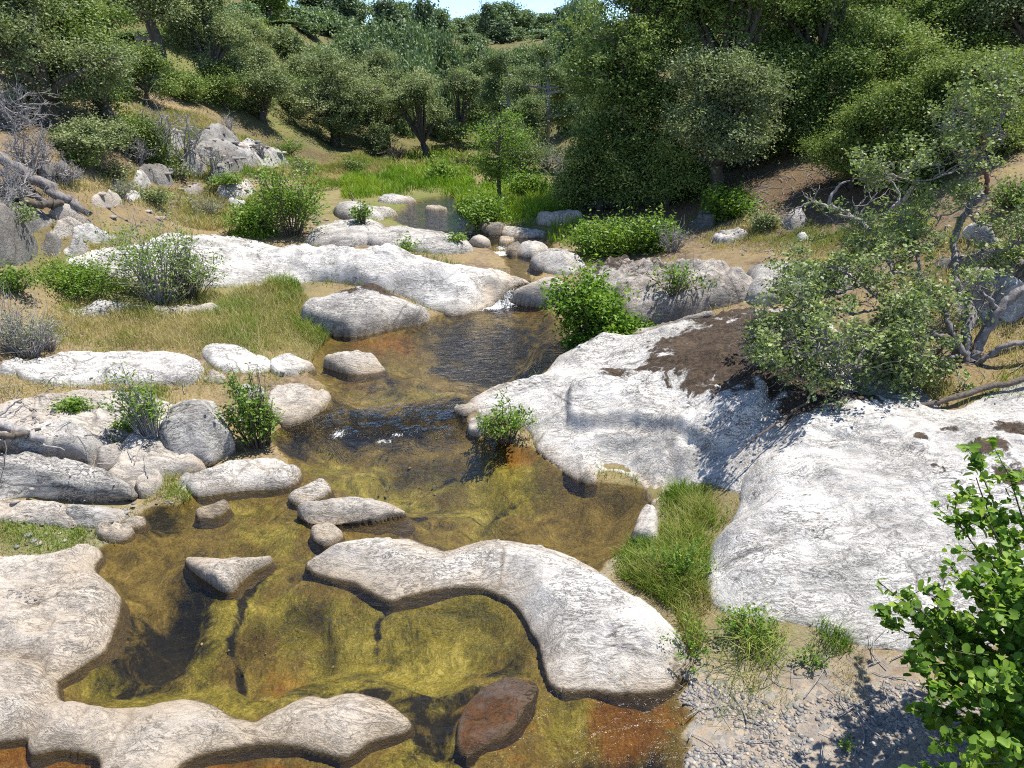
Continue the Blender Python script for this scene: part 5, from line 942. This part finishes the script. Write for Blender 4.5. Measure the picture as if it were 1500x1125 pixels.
wood('bare_branch', 'thick silver dead stub right of the sweeping bare branch', [hp(1290, 345, .1), hp(1305, 308, .4), hp(1322, 295, .55), hp(1345, 268, .85)], [.035, .042, .04, .02], B_GREY, 'branch', 7, 'bare branches on the right slope', extra=[([hp(1312, 300, .5), hp(1318, 285, .6), hp(1300, 258, .9), hp(1275, 250, 1.0)], .02)])
wood('stick', 'thin dead stick lying on the white slab below the manzanita', [hp(1072, 672, .33), hp(1110, 640, .36), hp(1150, 610, .4), hp(1185, 588, .45)], [.006, .01, .012, .012], B_TWIG, 'stick', 8)
wood('stick', 'bent bare stem standing over the sandy slab near the far pond', [hp(500, 270, .02), hp(515, 285, .1), hp(526, 310, .05), hp(533, 336, 0)], [.01, .016, .02, .02], B_TWIG, 'stick', 9)
wood('stick', 'white bare twig standing in water beside the pale tongue slab', [hp(459, 625, .0), hp(457, 615, .1), hp(454, 606, .16)], [.006, .006, .003], B_GREY, 'stick', 10)
wood('stick', 'grey root crossing the shady bank above the white slab at right edge', [hp(1310, 600, .06), hp(1370, 590, .08), hp(1430, 572, .08), hp(1520, 550, .1)], [.015, .025, .03, .03], B_TWIG, 'root', 11)

# ------------------------------------------------------------------ manzanita
rng = np.random.default_rng(77)
MB_ = hp(1428, 530, 0)
me = empty('manzanita', MB_, 'gnarled spreading manzanita with grey leaning trunks above the white slabs', 'shrub')
grey, red, ends = Tubes(), Tubes(), []
def q_(px, py, Y): return atY(px, py, Y) - MB_
Yb = MB_[1]
def limb(tb, pts, r0, r1, kx=9, kids=0, L=.35, dep=1, wig=.35, up=.12, spread=.9):
    r0, r1 = r0 * .68, r1 * .7; P = curve3([q_(*a) for a in pts], 7); P = P + rng.normal(0, .008, P.shape); tb.add(P, np.linspace(r0, r1, len(P)), kx, .1, rng)
    for _ in range(kids):
        k = rng.integers(len(P) // 4, len(P)); d = (P[min(k + 1, len(P) - 1)] - P[k - 1]); d = d / np.linalg.norm(d) + rng.normal(0, spread, 3)
        if rng.uniform() < .6: grow(grey, rng, P[k], rng.normal(0, 1, 3) + [0, 0, .3], L * .8, max(.006, r1 * .5), 2, .5, .9, .02)
        grow(grey, rng, P[k], d, L * rng.uniform(.6, 1.25), max(.007, r1 * .6), dep, wig, .8, up, ends, (2, 3))
    return P
# leaning trunk to the right edge
limb(grey, [(1425, 535, Yb), (1440, 495, Yb + .1), (1465, 455, Yb + .15), (1500, 425, Yb + .2), (1580, 400, Yb + .3)], .085, .065)
limb(grey, [(1465, 455, Yb + .15), (1450, 440, Yb + .2), (1435, 425, Yb + .3)], .04, .02, kids=2)
limb(grey, [(1420, 540, Yb), (1450, 520, Yb - .1), (1480, 505, Yb - .15), (1540, 500, Yb - .2)], .05, .035)
# trunk to the upper twisted red limb
limb(grey, [(1420, 535, Yb), (1415, 490, Yb + .2), (1425, 460, Yb + .4), (1405, 420, Yb + .8), (1400, 385, Yb + 1.1), (1398, 345, Yb + 1.5), (1420, 305, Yb + 1.7), (1445, 285, Yb + 1.7)], .07, .05, kids=4)
limb(red, [(1445, 285, Yb + 1.7), (1445, 255, Yb + 1.75), (1432, 232, Yb + 1.8), (1442, 212, Yb + 1.8), (1436, 195, Yb + 1.8)], .05, .03, kids=5, L=.4)
limb(grey, [(1440, 205, Yb + 1.8), (1420, 190, Yb + 1.8), (1400, 195, Yb + 1.7), (1375, 185, Yb + 1.6)], .02, .008, kids=9, dep=2)
limb(grey, [(1440, 200, Yb + 1.8), (1462, 185, Yb + 1.9), (1470, 150, Yb + 2.0), (1462, 135, Yb + 2.0)], .022, .01, kids=10, dep=2)
limb(grey, [(1442, 230, Yb + 1.8), (1400, 250, Yb + 1.6), (1350, 265, Yb + 1.5), (1300, 255, Yb + 1.5)], .022, .008, kids=12, dep=2)
limb(grey, [(1440, 280, Yb + 1.7), (1400, 310, Yb + 1.5), (1350, 320, Yb + 1.5)], .022, .008, kids=9, dep=2)
# limbs fanning left
for pts, r0, kd in [
    ([(1415, 520, Yb), (1390, 480, Yb + .1), (1380, 450, Yb + .3), (1340, 440, Yb + .4), (1300, 450, Yb + .3), (1250, 460, Yb + .2)], .05, 13),
    ([(1400, 500, Yb), (1370, 490, Yb - .1), (1330, 500, Yb - .2), (1280, 490, Yb - .3), (1220, 500, Yb - .4), (1160, 490, Yb - .4)], .04, 17),
    ([(1380, 455, Yb + .3), (1350, 410, Yb + .8), (1310, 400, Yb + .9), (1270, 415, Yb + .8), (1220, 430, Yb + .7), (1170, 440, Yb + .5)], .04, 14),
    ([(1310, 400, Yb + .9), (1290, 370, Yb + 1.2), (1260, 360, Yb + 1.3), (1275, 330, Yb + 1.5)], .028, 8),
    ([(1250, 460, Yb + .2), (1200, 450, Yb + .1), (1160, 455, Yb), (1120, 480, Yb - .1), (1105, 500, Yb - .1)], .025, 15),
    ([(1370, 490, Yb - .1), (1340, 470, Yb + .1), (1290, 440, Yb + .2), (1240, 400, Yb + .5), (1200, 385, Yb + .7)], .025, 12),
    ([(1330, 500, Yb - .2), (1310, 530, Yb - .3), (1260, 540, Yb - .4), (1230, 575, Yb - .5)], .022, 10),
    ([(1220, 500, Yb - .4), (1180, 520, Yb - .5), (1140, 515, Yb - .5), (1110, 530, Yb - .5)], .02, 10),
    ([(1220, 430, Yb + .7), (1180, 410, Yb + .8), (1150, 420, Yb + .7)], .02, 8),
    ([(1280, 490, Yb - .3), (1250, 530, Yb - .5), (1215, 550, Yb - .5), (1190, 560, Yb - .5)], .022, 9),
    ([(1405, 520, Yb), (1370, 530, Yb - .2), (1320, 545, Yb - .3), (1280, 560, Yb - .35)], .025, 11),
    ([(1400, 385, Yb + 1.1), (1440, 370, Yb + 1.0), (1475, 365, Yb + 1.0), (1500, 350, Yb + 1.0)], .03, 9),
    ([(1350, 410, Yb + .8), (1340, 370, Yb + 1.2), (1310, 340, Yb + 1.4), (1330, 315, Yb + 1.6)], .025, 9)]:
    limb(grey, pts, r0, r0 * .35, 8, int(kd * 1.25), .32, 2, .4, .06)
link('trunk', grey.mesh('trunk'), B_MTW, me); o = link('red_limb', red.mesh('red_limb'), B_RED, me); o['label'] = 'twisted limb with peeling red bark'
E = np.array([e[0] for e in ends])
def pix(Pw):
    q = Pw - np.array([0, 0, CAM_H]); dpt = q[:, 1] * CP - q[:, 2] * SP
    return 750 + FPX * q[:, 0] / dpt, 562.5 - FPX * (q[:, 1] * SP + q[:, 2] * CP) / dpt
ex, ey = pix(E + MB_); E = E[(ex > 1100 + np.maximum(0, ey - 515) * 1.1) & (ey < 600)]
 
C = np.repeat(E, 22, 0) + rng.normal(size=(len(E) * 22, 3)) * np.array([.048, .048, .036])
C[:, 2] = np.maximum(C[:, 2], terrain(C[:, 0] + MB_[0], C[:, 1] + MB_[1]) - MB_[2] + .02)
V, F, T = leaves(rng, C, .046, .03, .3, np.clip(np.repeat(rng.uniform(0, .85, len(E)), 22) + rng.normal(0, .15, len(C)), 0, 1))
link('foliage', np_mesh('foliage', V, F, dict(tint=T), smooth=False), L_MANZ, me)

# ------------------------------------------------------------------ near alder at the lower right
rng = np.random.default_rng(5)
AB = hp(1530, 1120, 0)
ae = empty('alder_shrub', AB, 'leafy alder shrub close to the camera at the lower right corner', 'shrub')
tb = Tubes(); LC = []; LT = []
tips = [(1290, 855, 3.35), (1300, 910, 3.2), (1330, 900, 3.1), (1385, 820, 3.3), (1400, 760, 3.5), (1430, 700, 3.7), (1425, 660, 3.9), (1480, 700, 3.6), (1500, 760, 3.3), (1460, 800, 3.2), (1420, 860, 3.05), (1380, 930, 2.9), (1350, 960, 2.85), (1400, 980, 2.8),
        (1340, 1040, 2.65), (1370, 1010, 2.7), (1450, 920, 2.85), (1500, 860, 2.95), (1480, 970, 2.7), (1440, 1040, 2.55), (1390, 1075, 2.5), (1500, 1040, 2.5), (1470, 1090, 2.4), (1540, 940, 2.8), (1550, 820, 3.0), (1340, 1130, 2.4), (1420, 1120, 2.35), (1440, 750, 3.4), (1520, 690, 3.5), (1410, 900, 2.9), (1450, 870, 2.95), (1360, 890, 3.1), (1430, 960, 2.75), (1465, 1010, 2.6), (1490, 910, 2.8), (1500, 1000, 2.6), (1445, 830, 3.1), (1530, 1000, 2.6), (1480, 850, 2.95), (1410, 1020, 2.62)]
for a in tips:
    tip = atY(*a) - AB
    if tip[2] < .05: tip[2] = .08
    st = np.array([rng.normal(0, .08), rng.normal(0, .08) , -.05]); mid = st * .5 + tip * .5 + np.array([.12, rng.normal(0, .05), .12])
    P = curve3([st, mid, tip], 10); tb.add(P, np.linspace(.016, .003, len(P)), 6)
    for s_ in range(11):
        k = rng.integers(len(P) // 3, len(P)); d = rng.normal(0, .11, 3); d[2] += .02; Q = curve3([P[k], P[k] + d * .5, P[k] + d], 3) if s_ else P[-8:]
        if s_: tb.add(Q, np.linspace(.0035, .0015, len(Q)), 4)
        m = 21; kk = rng.integers(0, len(Q), m); LC.append(Q[kk] + rng.normal(0, .022, (m, 3))); LT.append(np.clip(rng.uniform(.15, .85) + rng.normal(0, .22, m), 0, 1))
C = np.concatenate(LC); T = np.concatenate(LT)
V, F, T = leaves(rng, C, .054, .035, .9, T, 10)
link('foliage', np_mesh('foliage', V, F, dict(tint=T)), L_ALDER, ae); link('stems', tb.mesh('stems'), B_TWIG, ae)

# ------------------------------------------------------------------ plank fence far left
fp = hit([(224, 108)])[0]; fz = fp[2]
fe = empty('plank_fence', fp, 'short weathered plank fence in shade under the left oaks', 'fence')
def box(c, s):
    c = np.array(c); s = np.array(s) / 2
    v = np.array([[x, y, z] for x in (-1, 1) for y in (-1, 1) for z in (-1, 1)]) * s + c
    return v, np.array([[0, 1, 3, 2], [4, 6, 7, 5], [0, 4, 5, 1], [2, 3, 7, 6], [0, 2, 6, 4], [1, 5, 7, 3]])
zt = 1.05
for i in range(6):
    v, f = box((0, 0, zt - .85 + i * .16), (.72, .03, .10)); link('rail', np_mesh('rail', v, f, smooth=False), B_PLANK, fe)
for x in (-.28, .33):
    v, f = box((x, .055, zt / 2 - .1), (.09, .07, zt + .4)); link('post', np_mesh('post', v, f, smooth=False), B_PLANK, fe)

# ------------------------------------------------------------------ grass
def blades(rng, X, Y, Z, h, wd, tint, bend=.35):
    n = len(X); a = rng.uniform(0, 2 * math.pi, n); dx, dy = np.cos(a), np.sin(a); H = h * rng.uniform(.45, 1.15, n); b = H * bend * rng.uniform(.2, 1.6, n)
    la = rng.uniform(0, 2 * math.pi, n); lx, ly = np.cos(la) * b, np.sin(la) * b; w = wd * rng.uniform(.6, 1.3, n)
    B = np.stack([X, Y, Z - .02], 1); side = np.stack([dx, dy, 0 * dx], 1) * w[:, None] / 2
    M = B + np.stack([lx * .3, ly * .3, H * .55], 1); Tp = B + np.stack([lx, ly, H * (1 - .25 * bend)], 1)
    V = np.stack([B - side, B + side, M - side * .8, M + side * .8, Tp - side * .12, Tp + side * .12], 1).reshape(-1, 3)
    k = np.arange(n)[:, None] * 6; F = np.concatenate([k + [0, 1, 3, 2], k + [2, 3, 5, 4]])
    return V, F, np.repeat(tint, 6)
def grass(name, label, polys, dens, h, wd, mix, mat, seed, cat=None, kind=None, group=None, bend=.4, patch=1.2, edge=.25):
    rng = np.random.default_rng(seed); VV, FF, TT = [], [], []; nb = 0
    for pl in polys:
        W3 = hit(pl); poly = catmull(W3[:, :2], 3); x0, y0 = poly.min(0); x1, y1 = poly.max(0)
        n = int((x1 - x0) * (y1 - y0) * dens); X = rng.uniform(x0, x1, n); Y = rng.uniform(y0, y1, n)
        d = sdf(poly, X, Y); nz = fbm(X * patch * 2, Y * patch * 2, 0, seed, 3)
        keep = (d > 0) & (rng.uniform(size=n) < np.clip(.45 + d / edge * .5 + nz * .8, 0.05, 1)); X, Y, d, nz = X[keep], Y[keep], d[keep], nz[keep]
        Z = ground(X, Y); wt = sdf(CREEK, X, Y); S = surf(X, Y); kk = (wt < .04) & (S - Z < .05); X, Y, Z, nz, d = X[kk], Y[kk], Z[kk], nz[kk], d[kk]
        t = np.clip(mix + .42 * fbm(X * patch, Y * patch, 0, seed + 3, 3) + rng.normal(0, .13, len(X)), 0, 1)
        hh = h * (.7 + .5 * np.clip(nz + .4, 0, 1)) * np.clip(.5 + d / .3, 0, 1)
        V, F, T = blades(rng, X, Y, Z, hh, wd, t, bend); VV.append(V); FF.append(F + nb); TT.append(T); nb += len(V)
    V = np.concatenate(VV); c = V.mean(0); c[2] = V[:, 2].min()
    o = link(name, np_mesh(name, V - c, np.concatenate(FF), dict(tint=np.concatenate(TT)), smooth=False), mat, loc=c)
    return tag(o, label, cat, group, kind)
G = grass
G('dry_grass', 'straw and green grass covering the left bank meadow', [[(60, 470), (110, 430), (220, 450), (330, 430), (410, 400), (445, 430), (470, 470), (490, 500), (450, 540), (400, 530), (330, 515), (280, 520), (200, 512), (90, 515), (60, 500)],
   [(-40, 590), (0, 555), (60, 560), (180, 566), (250, 570), (230, 590), (150, 580), (60, 590)]], 2100, .17, .007, .66, L_GRASS, 1, kind='stuff', patch=1.0)
G('dry_grass', 'thin straw grass on the slopes left of the long white slab', [[(60, 330), (130, 285), (200, 270), (300, 275), (400, 280), (470, 300), (350, 330), (260, 330), (180, 300), (120, 320)], [(170, 160), (250, 165), (340, 195), (420, 225), (480, 240), (420, 265), (340, 262), (240, 250), (180, 215)], [(430, 250), (480, 225), (560, 235), (600, 245), (540, 262), (470, 285)], [(-40, 420), (0, 330), (80, 320), (160, 335), (120, 380), (60, 400)], [(100, 300), (40, 270), (120, 255), (200, 250), (200, 285)]], 1500, .20, .013, .74, L_GRASS, 2, kind='stuff', patch=.6)
G('dry_grass', 'dry golden grass on the right bank between outcrop and oaks', [[(1010, 360), (1060, 330), (1130, 320), (1220, 330), (1300, 330), (1420, 330), (1480, 310), (1520, 380), (1380, 380), (1290, 400), (1180, 385), (1080, 372)], [(1300, 400), (1420, 380), (1520, 390), (1540, 560), (1440, 580), (1400, 500), (1330, 440)]], 2000, .14, .008, .74, L_GRASS, 3, kind='stuff', patch=.8)
G('lush_grass', 'bright green lush grass meadow around the far pond', [[(505, 292), (500, 268), (560, 252), (640, 250), (690, 255), (690, 285), (620, 282), (585, 292), (550, 290)], [(650, 300), (690, 280), (760, 270), (840, 280), (845, 312), (790, 318), (780, 335), (730, 330), (690, 322), (665, 312)], [(800, 350), (800, 330), (850, 325), (880, 350), (840, 362)]], 420, .36, .02, .45, L_MEADOW, 4, kind='stuff', patch=.7)
G('grass_clump', 'bright green grass clump between the long boulder and the smooth slab at left edge', [[(-60, 760), (0, 755), (60, 760), (110, 770), (130, 790), (100, 808), (60, 815), (0, 820), (-60, 825)]], 9000, .13, .006, .25, L_GRASS, 5, 'grass', None, 'grass clumps at the rock edges', .4)
G('grass_clump', 'tall green grass filling the notch between the two pale right slabs', [[(985, 718), (1030, 712), (1072, 722), (1066, 765), (1042, 800), (1036, 850), (1045, 890), (1020, 905), (990, 890), (940, 868), (900, 842), (925, 830), (960, 800), (968, 745)], [(900, 842), (950, 870), (990, 905), (1008, 960), (1030, 940), (1020, 890), (960, 850)]], 10500, .25, .006, .14, L_GRASS, 6, 'grass', None, 'grass clumps at the rock edges', .5)
G('sedge_clump', 'fresh green sedge clump at the pool end behind the serpentine slab', [[(868, 800), (900, 782), (940, 790), (965, 790), (965, 850), (940, 862), (900, 838)]], 7000, .19, .007, .14, L_GRASS, 7, 'grass', None, 'grass clumps at the rock edges', .5)
G('sedge_clump', 'arching yellow green sedge clump on the sand in front of the largest white slab', [[(1030, 930), (1080, 905), (1130, 915), (1155, 950), (1140, 1000), (1080, 1020), (1030, 990)]], 2300, .34, .006, .40, L_GRASS, 8, 'grass', None, 'grass clumps at the rock edges', .8, 2.5, .7)
G('sedge_clump', 'small upright sedge tuft against the largest white slab front edge', [[(1175, 945), (1185, 915), (1225, 910), (1250, 940), (1240, 960), (1200, 965)]], 6000, .2, .006, .24, L_GRASS, 9, 'grass', None, 'grass clumps at the rock edges', .5)
G('grass_clump', 'dry brown straw tuft on the sand beside the alder shadow', [[(1215, 1010), (1225, 965), (1260, 955), (1275, 990), (1270, 1035), (1235, 1040)]], 3600, .12, .004, .93, L_GRASS, 10, 'grass', None, 'grass clumps at the rock edges', .6)
G('sparse_grass', 'sparse thin grass over the gravel below the arching sedge', [[(990, 1010), (1030, 985), (1150, 1000), (1160, 1050), (1060, 1080), (1010, 1050)]], 1500, .11, .004, .42, L_GRASS, 11, kind='stuff', bend=.5)
G('grass_clump', 'green grass tuft hanging at the foot of the domed boulder', [[(225, 735), (240, 700), (265, 690), (285, 715), (300, 735), (265, 742)]], 4200, .13, .006, .4, L_GRASS, 12, 'grass', None, 'grass clumps at the rock edges', .7)
G('grass_clump', 'tall green grass at the back of the boulder with the dark cap', [[(380, 425), (400, 400), (430, 408), (445, 430), (440, 455), (470, 480), (490, 505), (460, 515), (430, 480), (400, 450)]], 2200, .26, .009, .25, L_GRASS, 13, 'grass', None, 'grass clumps at the rock edges', .45)
G('grass_clump', 'yellow brown grass bank under the manzanita foliage', [[(1200, 580), (1230, 545), (1300, 540), (1370, 545), (1400, 570), (1370, 600), (1310, 600), (1250, 590)]], 2200, .2, .006, .68, L_GRASS, 14, 'grass', None, 'grass clumps at the rock edges', .6)
G('grass_clump', 'green grass strip at the foot of the willow shrub', [[(140, 430), (180, 410), (240, 425), (320, 430), (325, 445), (260, 445), (190, 438)]], 2200, .2, .008, .22, L_GRASS, 15, 'grass', None, 'grass clumps at the rock edges', .4)
G('grass_clump', 'bright grass round the lower green shrub on the long white slab', [[(335, 345), (340, 320), (380, 310), (410, 335), (400, 352), (360, 350)]], 900, .28, .012, .35, L_GRASS, 16, 'grass', None, 'grass clumps at the rock edges', .4)

G('sparse_grass', 'taller pale seed stalks over the left bank meadow', [[(60, 470), (110, 430), (220, 450), (330, 430), (410, 400), (445, 430), (470, 470), (490, 500), (450, 540), (400, 530), (330, 515), (280, 520), (200, 512), (90, 515), (60, 500)]], 420, .28, .005, .86, L_GRASS, 21, kind='stuff', bend=.5)
G('sparse_grass', 'thin straw stubble between the slabs of the left bank', [[(-40, 600), (0, 548), (60, 540), (280, 555), (300, 530), (420, 545), (400, 600), (350, 600), (250, 610), (150, 600)], [(-60, 750), (100, 740), (230, 700), (260, 730), (180, 800), (60, 820), (-60, 820)]], 1300, .10, .005, .66, L_GRASS, 22, kind='stuff', bend=.5)
G('dry_grass', 'pale green grass on the open hillside between the far oaks', [[(350, 75), (362, 40), (385, 22), (425, 35), (430, 75), (395, 95)], [(600, 262), (560, 240), (620, 215), (700, 235), (700, 262)]], 90, .35, .04, .42, L_GRASS, 23, kind='stuff', bend=.5)
# grass and weeds rooted along the edges of the rocks that stand on land
rng = np.random.default_rng(91); fx, fy = [], []
for poly, *_ in ROCK_TOPS:
    if poly[:, 1].mean() > 21: continue
    e = np.roll(poly, -1, 0) - poly; L = np.linalg.norm(e, axis=1); m = int(L.sum() * (150 if poly[:, 1].mean() < 9 else 110)); k = rng.choice(len(L), m, p=L / L.sum()); f = rng.uniform(0, 1, m)[:, None]
    q = poly[k] + e[k] * f; nr = np.stack([e[k][:, 1], -e[k][:, 0]], 1) / (L[k][:, None] + 1e-9); sg = np.sign(-sdf(poly, q[:, 0] + nr[:, 0] * .02, q[:, 1] + nr[:, 1] * .02))[:, None]
    q = q + nr * sg * (rng.exponential(.05, m)[:, None] + .005); fx.append(q[:, 0]); fy.append(q[:, 1])
X = np.concatenate(fx); Y = np.concatenate(fy); k = fbm(X * 1.6, Y * 1.6, 0, 95, 3) > rng.uniform(-.5, .45, len(X)); X, Y = X[k], Y[k]
Z = ground(X, Y); k = (sdf(CREEK, X, Y) < -.02) & (surf(X, Y) - Z < .03); X, Y, Z = X[k], Y[k], Z[k]
V, F, T = blades(rng, X, Y, Z, np.where(Y < 6, .10, .15), np.where(Y < 9, .006, .010), np.clip(.5 + .45 * fbm(X * .7, Y * .7, 0, 96, 3) + rng.normal(0, .12, len(X)), 0, 1), .5)
o0 = V.mean(0); tag(link('grass_fringe', np_mesh('grass_fringe', V - o0, F, dict(tint=T), smooth=False), L_GRASS, loc=o0), 'thin grass rooted along the edges of the rocks', None, None, 'stuff')
# fallen twigs
tb = Tubes()
for pl, m in [([(-40, 600), (0, 555), (280, 560), (330, 620), (240, 700), (150, 700)], 60), ([(60, 330), (200, 250), (420, 270), (480, 320), (300, 330)], 120), ([(1010, 350), (1250, 320), (1480, 320), (1500, 560), (1420, 580), (1300, 400), (1100, 380)], 150), ([(1000, 1000), (1200, 950), (1400, 950), (1500, 1100), (1020, 1110)], 70), ([(420, 260), (600, 240), (560, 210), (400, 200)], 80), ([(1050, 320), (1250, 300), (1240, 250), (1100, 255)], 120)]:
    W3 = hit(pl); lo, hi = W3.min(0), W3.max(0); poly = W3[:, :2]; c = 0
    X = rng.uniform(lo[0], hi[0], m * 3); Y = rng.uniform(lo[1], hi[1], m * 3); k = sdf(poly, X, Y) > 0; X, Y = X[k][:m], Y[k][:m]
    for x, y in zip(X, Y):
        a = rng.uniform(0, math.pi); l = rng.uniform(.06, .3) * (1 + y / 20); P = np.array([[x - math.cos(a) * l / 2, y - math.sin(a) * l / 2, 0], [x + rng.normal(0, l * .08), y + rng.normal(0, l * .08), 0], [x + math.cos(a) * l / 2, y + math.sin(a) * l / 2, 0]])
        P[:, 2] = surf(P[:, 0], P[:, 1]) + .008 + rng.uniform(0, .02, 3); r_ = rng.uniform(.0015, .004) * (1 + y / 12); tb.add(curve3(P, 3), np.linspace(r_, r_ * .5, 7), 4)
V = np.concatenate(tb.V); o0 = V.mean(0)
tag(link('fallen_twigs', np_mesh('fallen_twigs', V - o0, np.concatenate(tb.F)), B_GREY, loc=o0), 'fallen grey twigs strewn on both banks', None, None, 'stuff')

# ------------------------------------------------------------------ gravel
rng = np.random.default_rng(3)
ico = [(0, 0, 1)] + [(math.cos(a) * .894, math.sin(a) * .894, .447) for a in np.arange(5) * 2 * math.pi / 5] + [(math.cos(a) * .894, math.sin(a) * .894, -.447) for a in np.arange(5) * 2 * math.pi / 5 + math.pi / 5] + [(0, 0, -1)]
ico = np.array(ico); icf = np.array([[0, 1, 2], [0, 2, 3], [0, 3, 4], [0, 4, 5], [0, 5, 1], [1, 6, 2], [2, 7, 3], [3, 8, 4], [4, 9, 5], [5, 10, 1], [6, 7, 2], [7, 8, 3], [8, 9, 4], [9, 10, 5], [10, 6, 1], [11, 7, 6], [11, 8, 7], [11, 9, 8], [11, 10, 9], [11, 6, 10]])
def gravel(label, pts, n, smin, smax, seed):
    rng = np.random.default_rng(seed); W3 = hit(pts); poly = catmull(W3[:, :2], 4); x0, y0 = poly.min(0); x1, y1 = poly.max(0)
    X = rng.uniform(x0, x1, n); Y = rng.uniform(y0, y1, n); k = (sdf(poly, X, Y) > rng.uniform(-.05, .12, n)) & (fbm(X * 3, Y * 3, 0, seed, 3) > rng.uniform(-1.2, .4, n)); X, Y = X[k], Y[k]; k = (sdf(CREEK, X, Y) < -.01) | (seed in (10, 11, 5)); X, Y = X[k], Y[k]; Z = surf(X, Y); n = len(X)
    s = np.exp(rng.uniform(math.log(smin), math.log(smax), n)); ax = np.stack([s, s * rng.uniform(.55, .95, n), s * rng.uniform(.15, .42, n)], 1); a = rng.uniform(0, math.pi, n)
    v = ico[None] * (1 + rng.normal(0, .12, (n, 12, 1))) * ax[:, None]; c, s_ = np.cos(a)[:, None], np.sin(a)[:, None]
    V = np.stack([v[..., 0] * c - v[..., 1] * s_ + X[:, None], v[..., 0] * s_ + v[..., 1] * c + Y[:, None], v[..., 2] + Z[:, None] + ax[:, 2:3] * .15], -1).reshape(-1, 3)
    F = (np.arange(n)[:, None, None] * 12 + icf[None]).reshape(-1, 3); o0 = V.mean(0)
    return tag(link('gravel', np_mesh('gravel', V - o0, F, dict(tint=np.repeat(rng.uniform(0, 1, n), 12)), smooth=True), M_PEB, loc=o0), label, None, None, 'stuff')
gravel('mixed grey and tan pebbles on the sandy bank at the bottom right', [(985, 1010), (1040, 1000), (1120, 1030), (1200, 1030), (1290, 1000), (1380, 1000), (1500, 1020), (1560, 1200), (1000, 1200), (995, 1080)], 20000, .0035, .024, 4)
gravel('grey pebbles lying in the hollows of the smooth left slab', [(18, 898), (22, 885), (48, 875), (75, 884), (60, 905), (30, 908)], 260, .008, .02, 5)
gravel('loose grey pebbles along the stream edge under the grass tuft', [(225, 745), (240, 725), (285, 735), (280, 750), (250, 755)], 220, .008, .022, 6)
gravel('small loose stones scattered on the sandy left bank', [(-40, 600), (0, 550), (280, 560), (420, 545), (400, 600), (260, 640), (150, 600), (100, 700), (240, 740), (200, 800), (-40, 800)], 900, .008, .05, 7)
gravel('loose stones scattered over the left slope', [(60, 340), (140, 290), (300, 270), (460, 290), (480, 340), (300, 330), (160, 330)], 900, .02, .14, 8)
gravel('grey rubble on the left hillside below the oaks', [(200, 230), (260, 190), (330, 195), (420, 235), (420, 270), (320, 280), (220, 265)], 500, .03, .22, 12)
gravel('loose stones in the dry grass of the right bank', [(1010, 360), (1130, 320), (1480, 310), (1520, 560), (1420, 580), (1300, 420), (1100, 380)], 500, .012, .06, 9)
t = NT('bed_stone'); c = t.ramp(t.attr('tint'), [(0, (.06, .05, .03)), (.4, (.15, .115, .05)), (.7, (.26, .21, .10)), (1, (.36, .30, .2))]); M_PEB = t.done(t.n('BsdfPrincipled', {'Base Color': c, 'Roughness': .6}))
surf_, surf = surf, (lambda x, y: terrain(x, y))
gravel('brown algae coated stones on the creek bed', [(230, 740), (430, 690), (440, 620), (500, 560), (760, 560), (700, 640), (860, 720), (930, 790), (640, 790), (460, 800), (280, 800)], 500, .006, .03, 10)
gravel('small rusty stones on the bed of the near pool', [(150, 830), (280, 800), (460, 840), (640, 870), (780, 900), (820, 1010), (1000, 1020), (1000, 1110), (640, 1100), (420, 1020), (100, 1030)], 500, .005, .025, 11)
surf = surf_
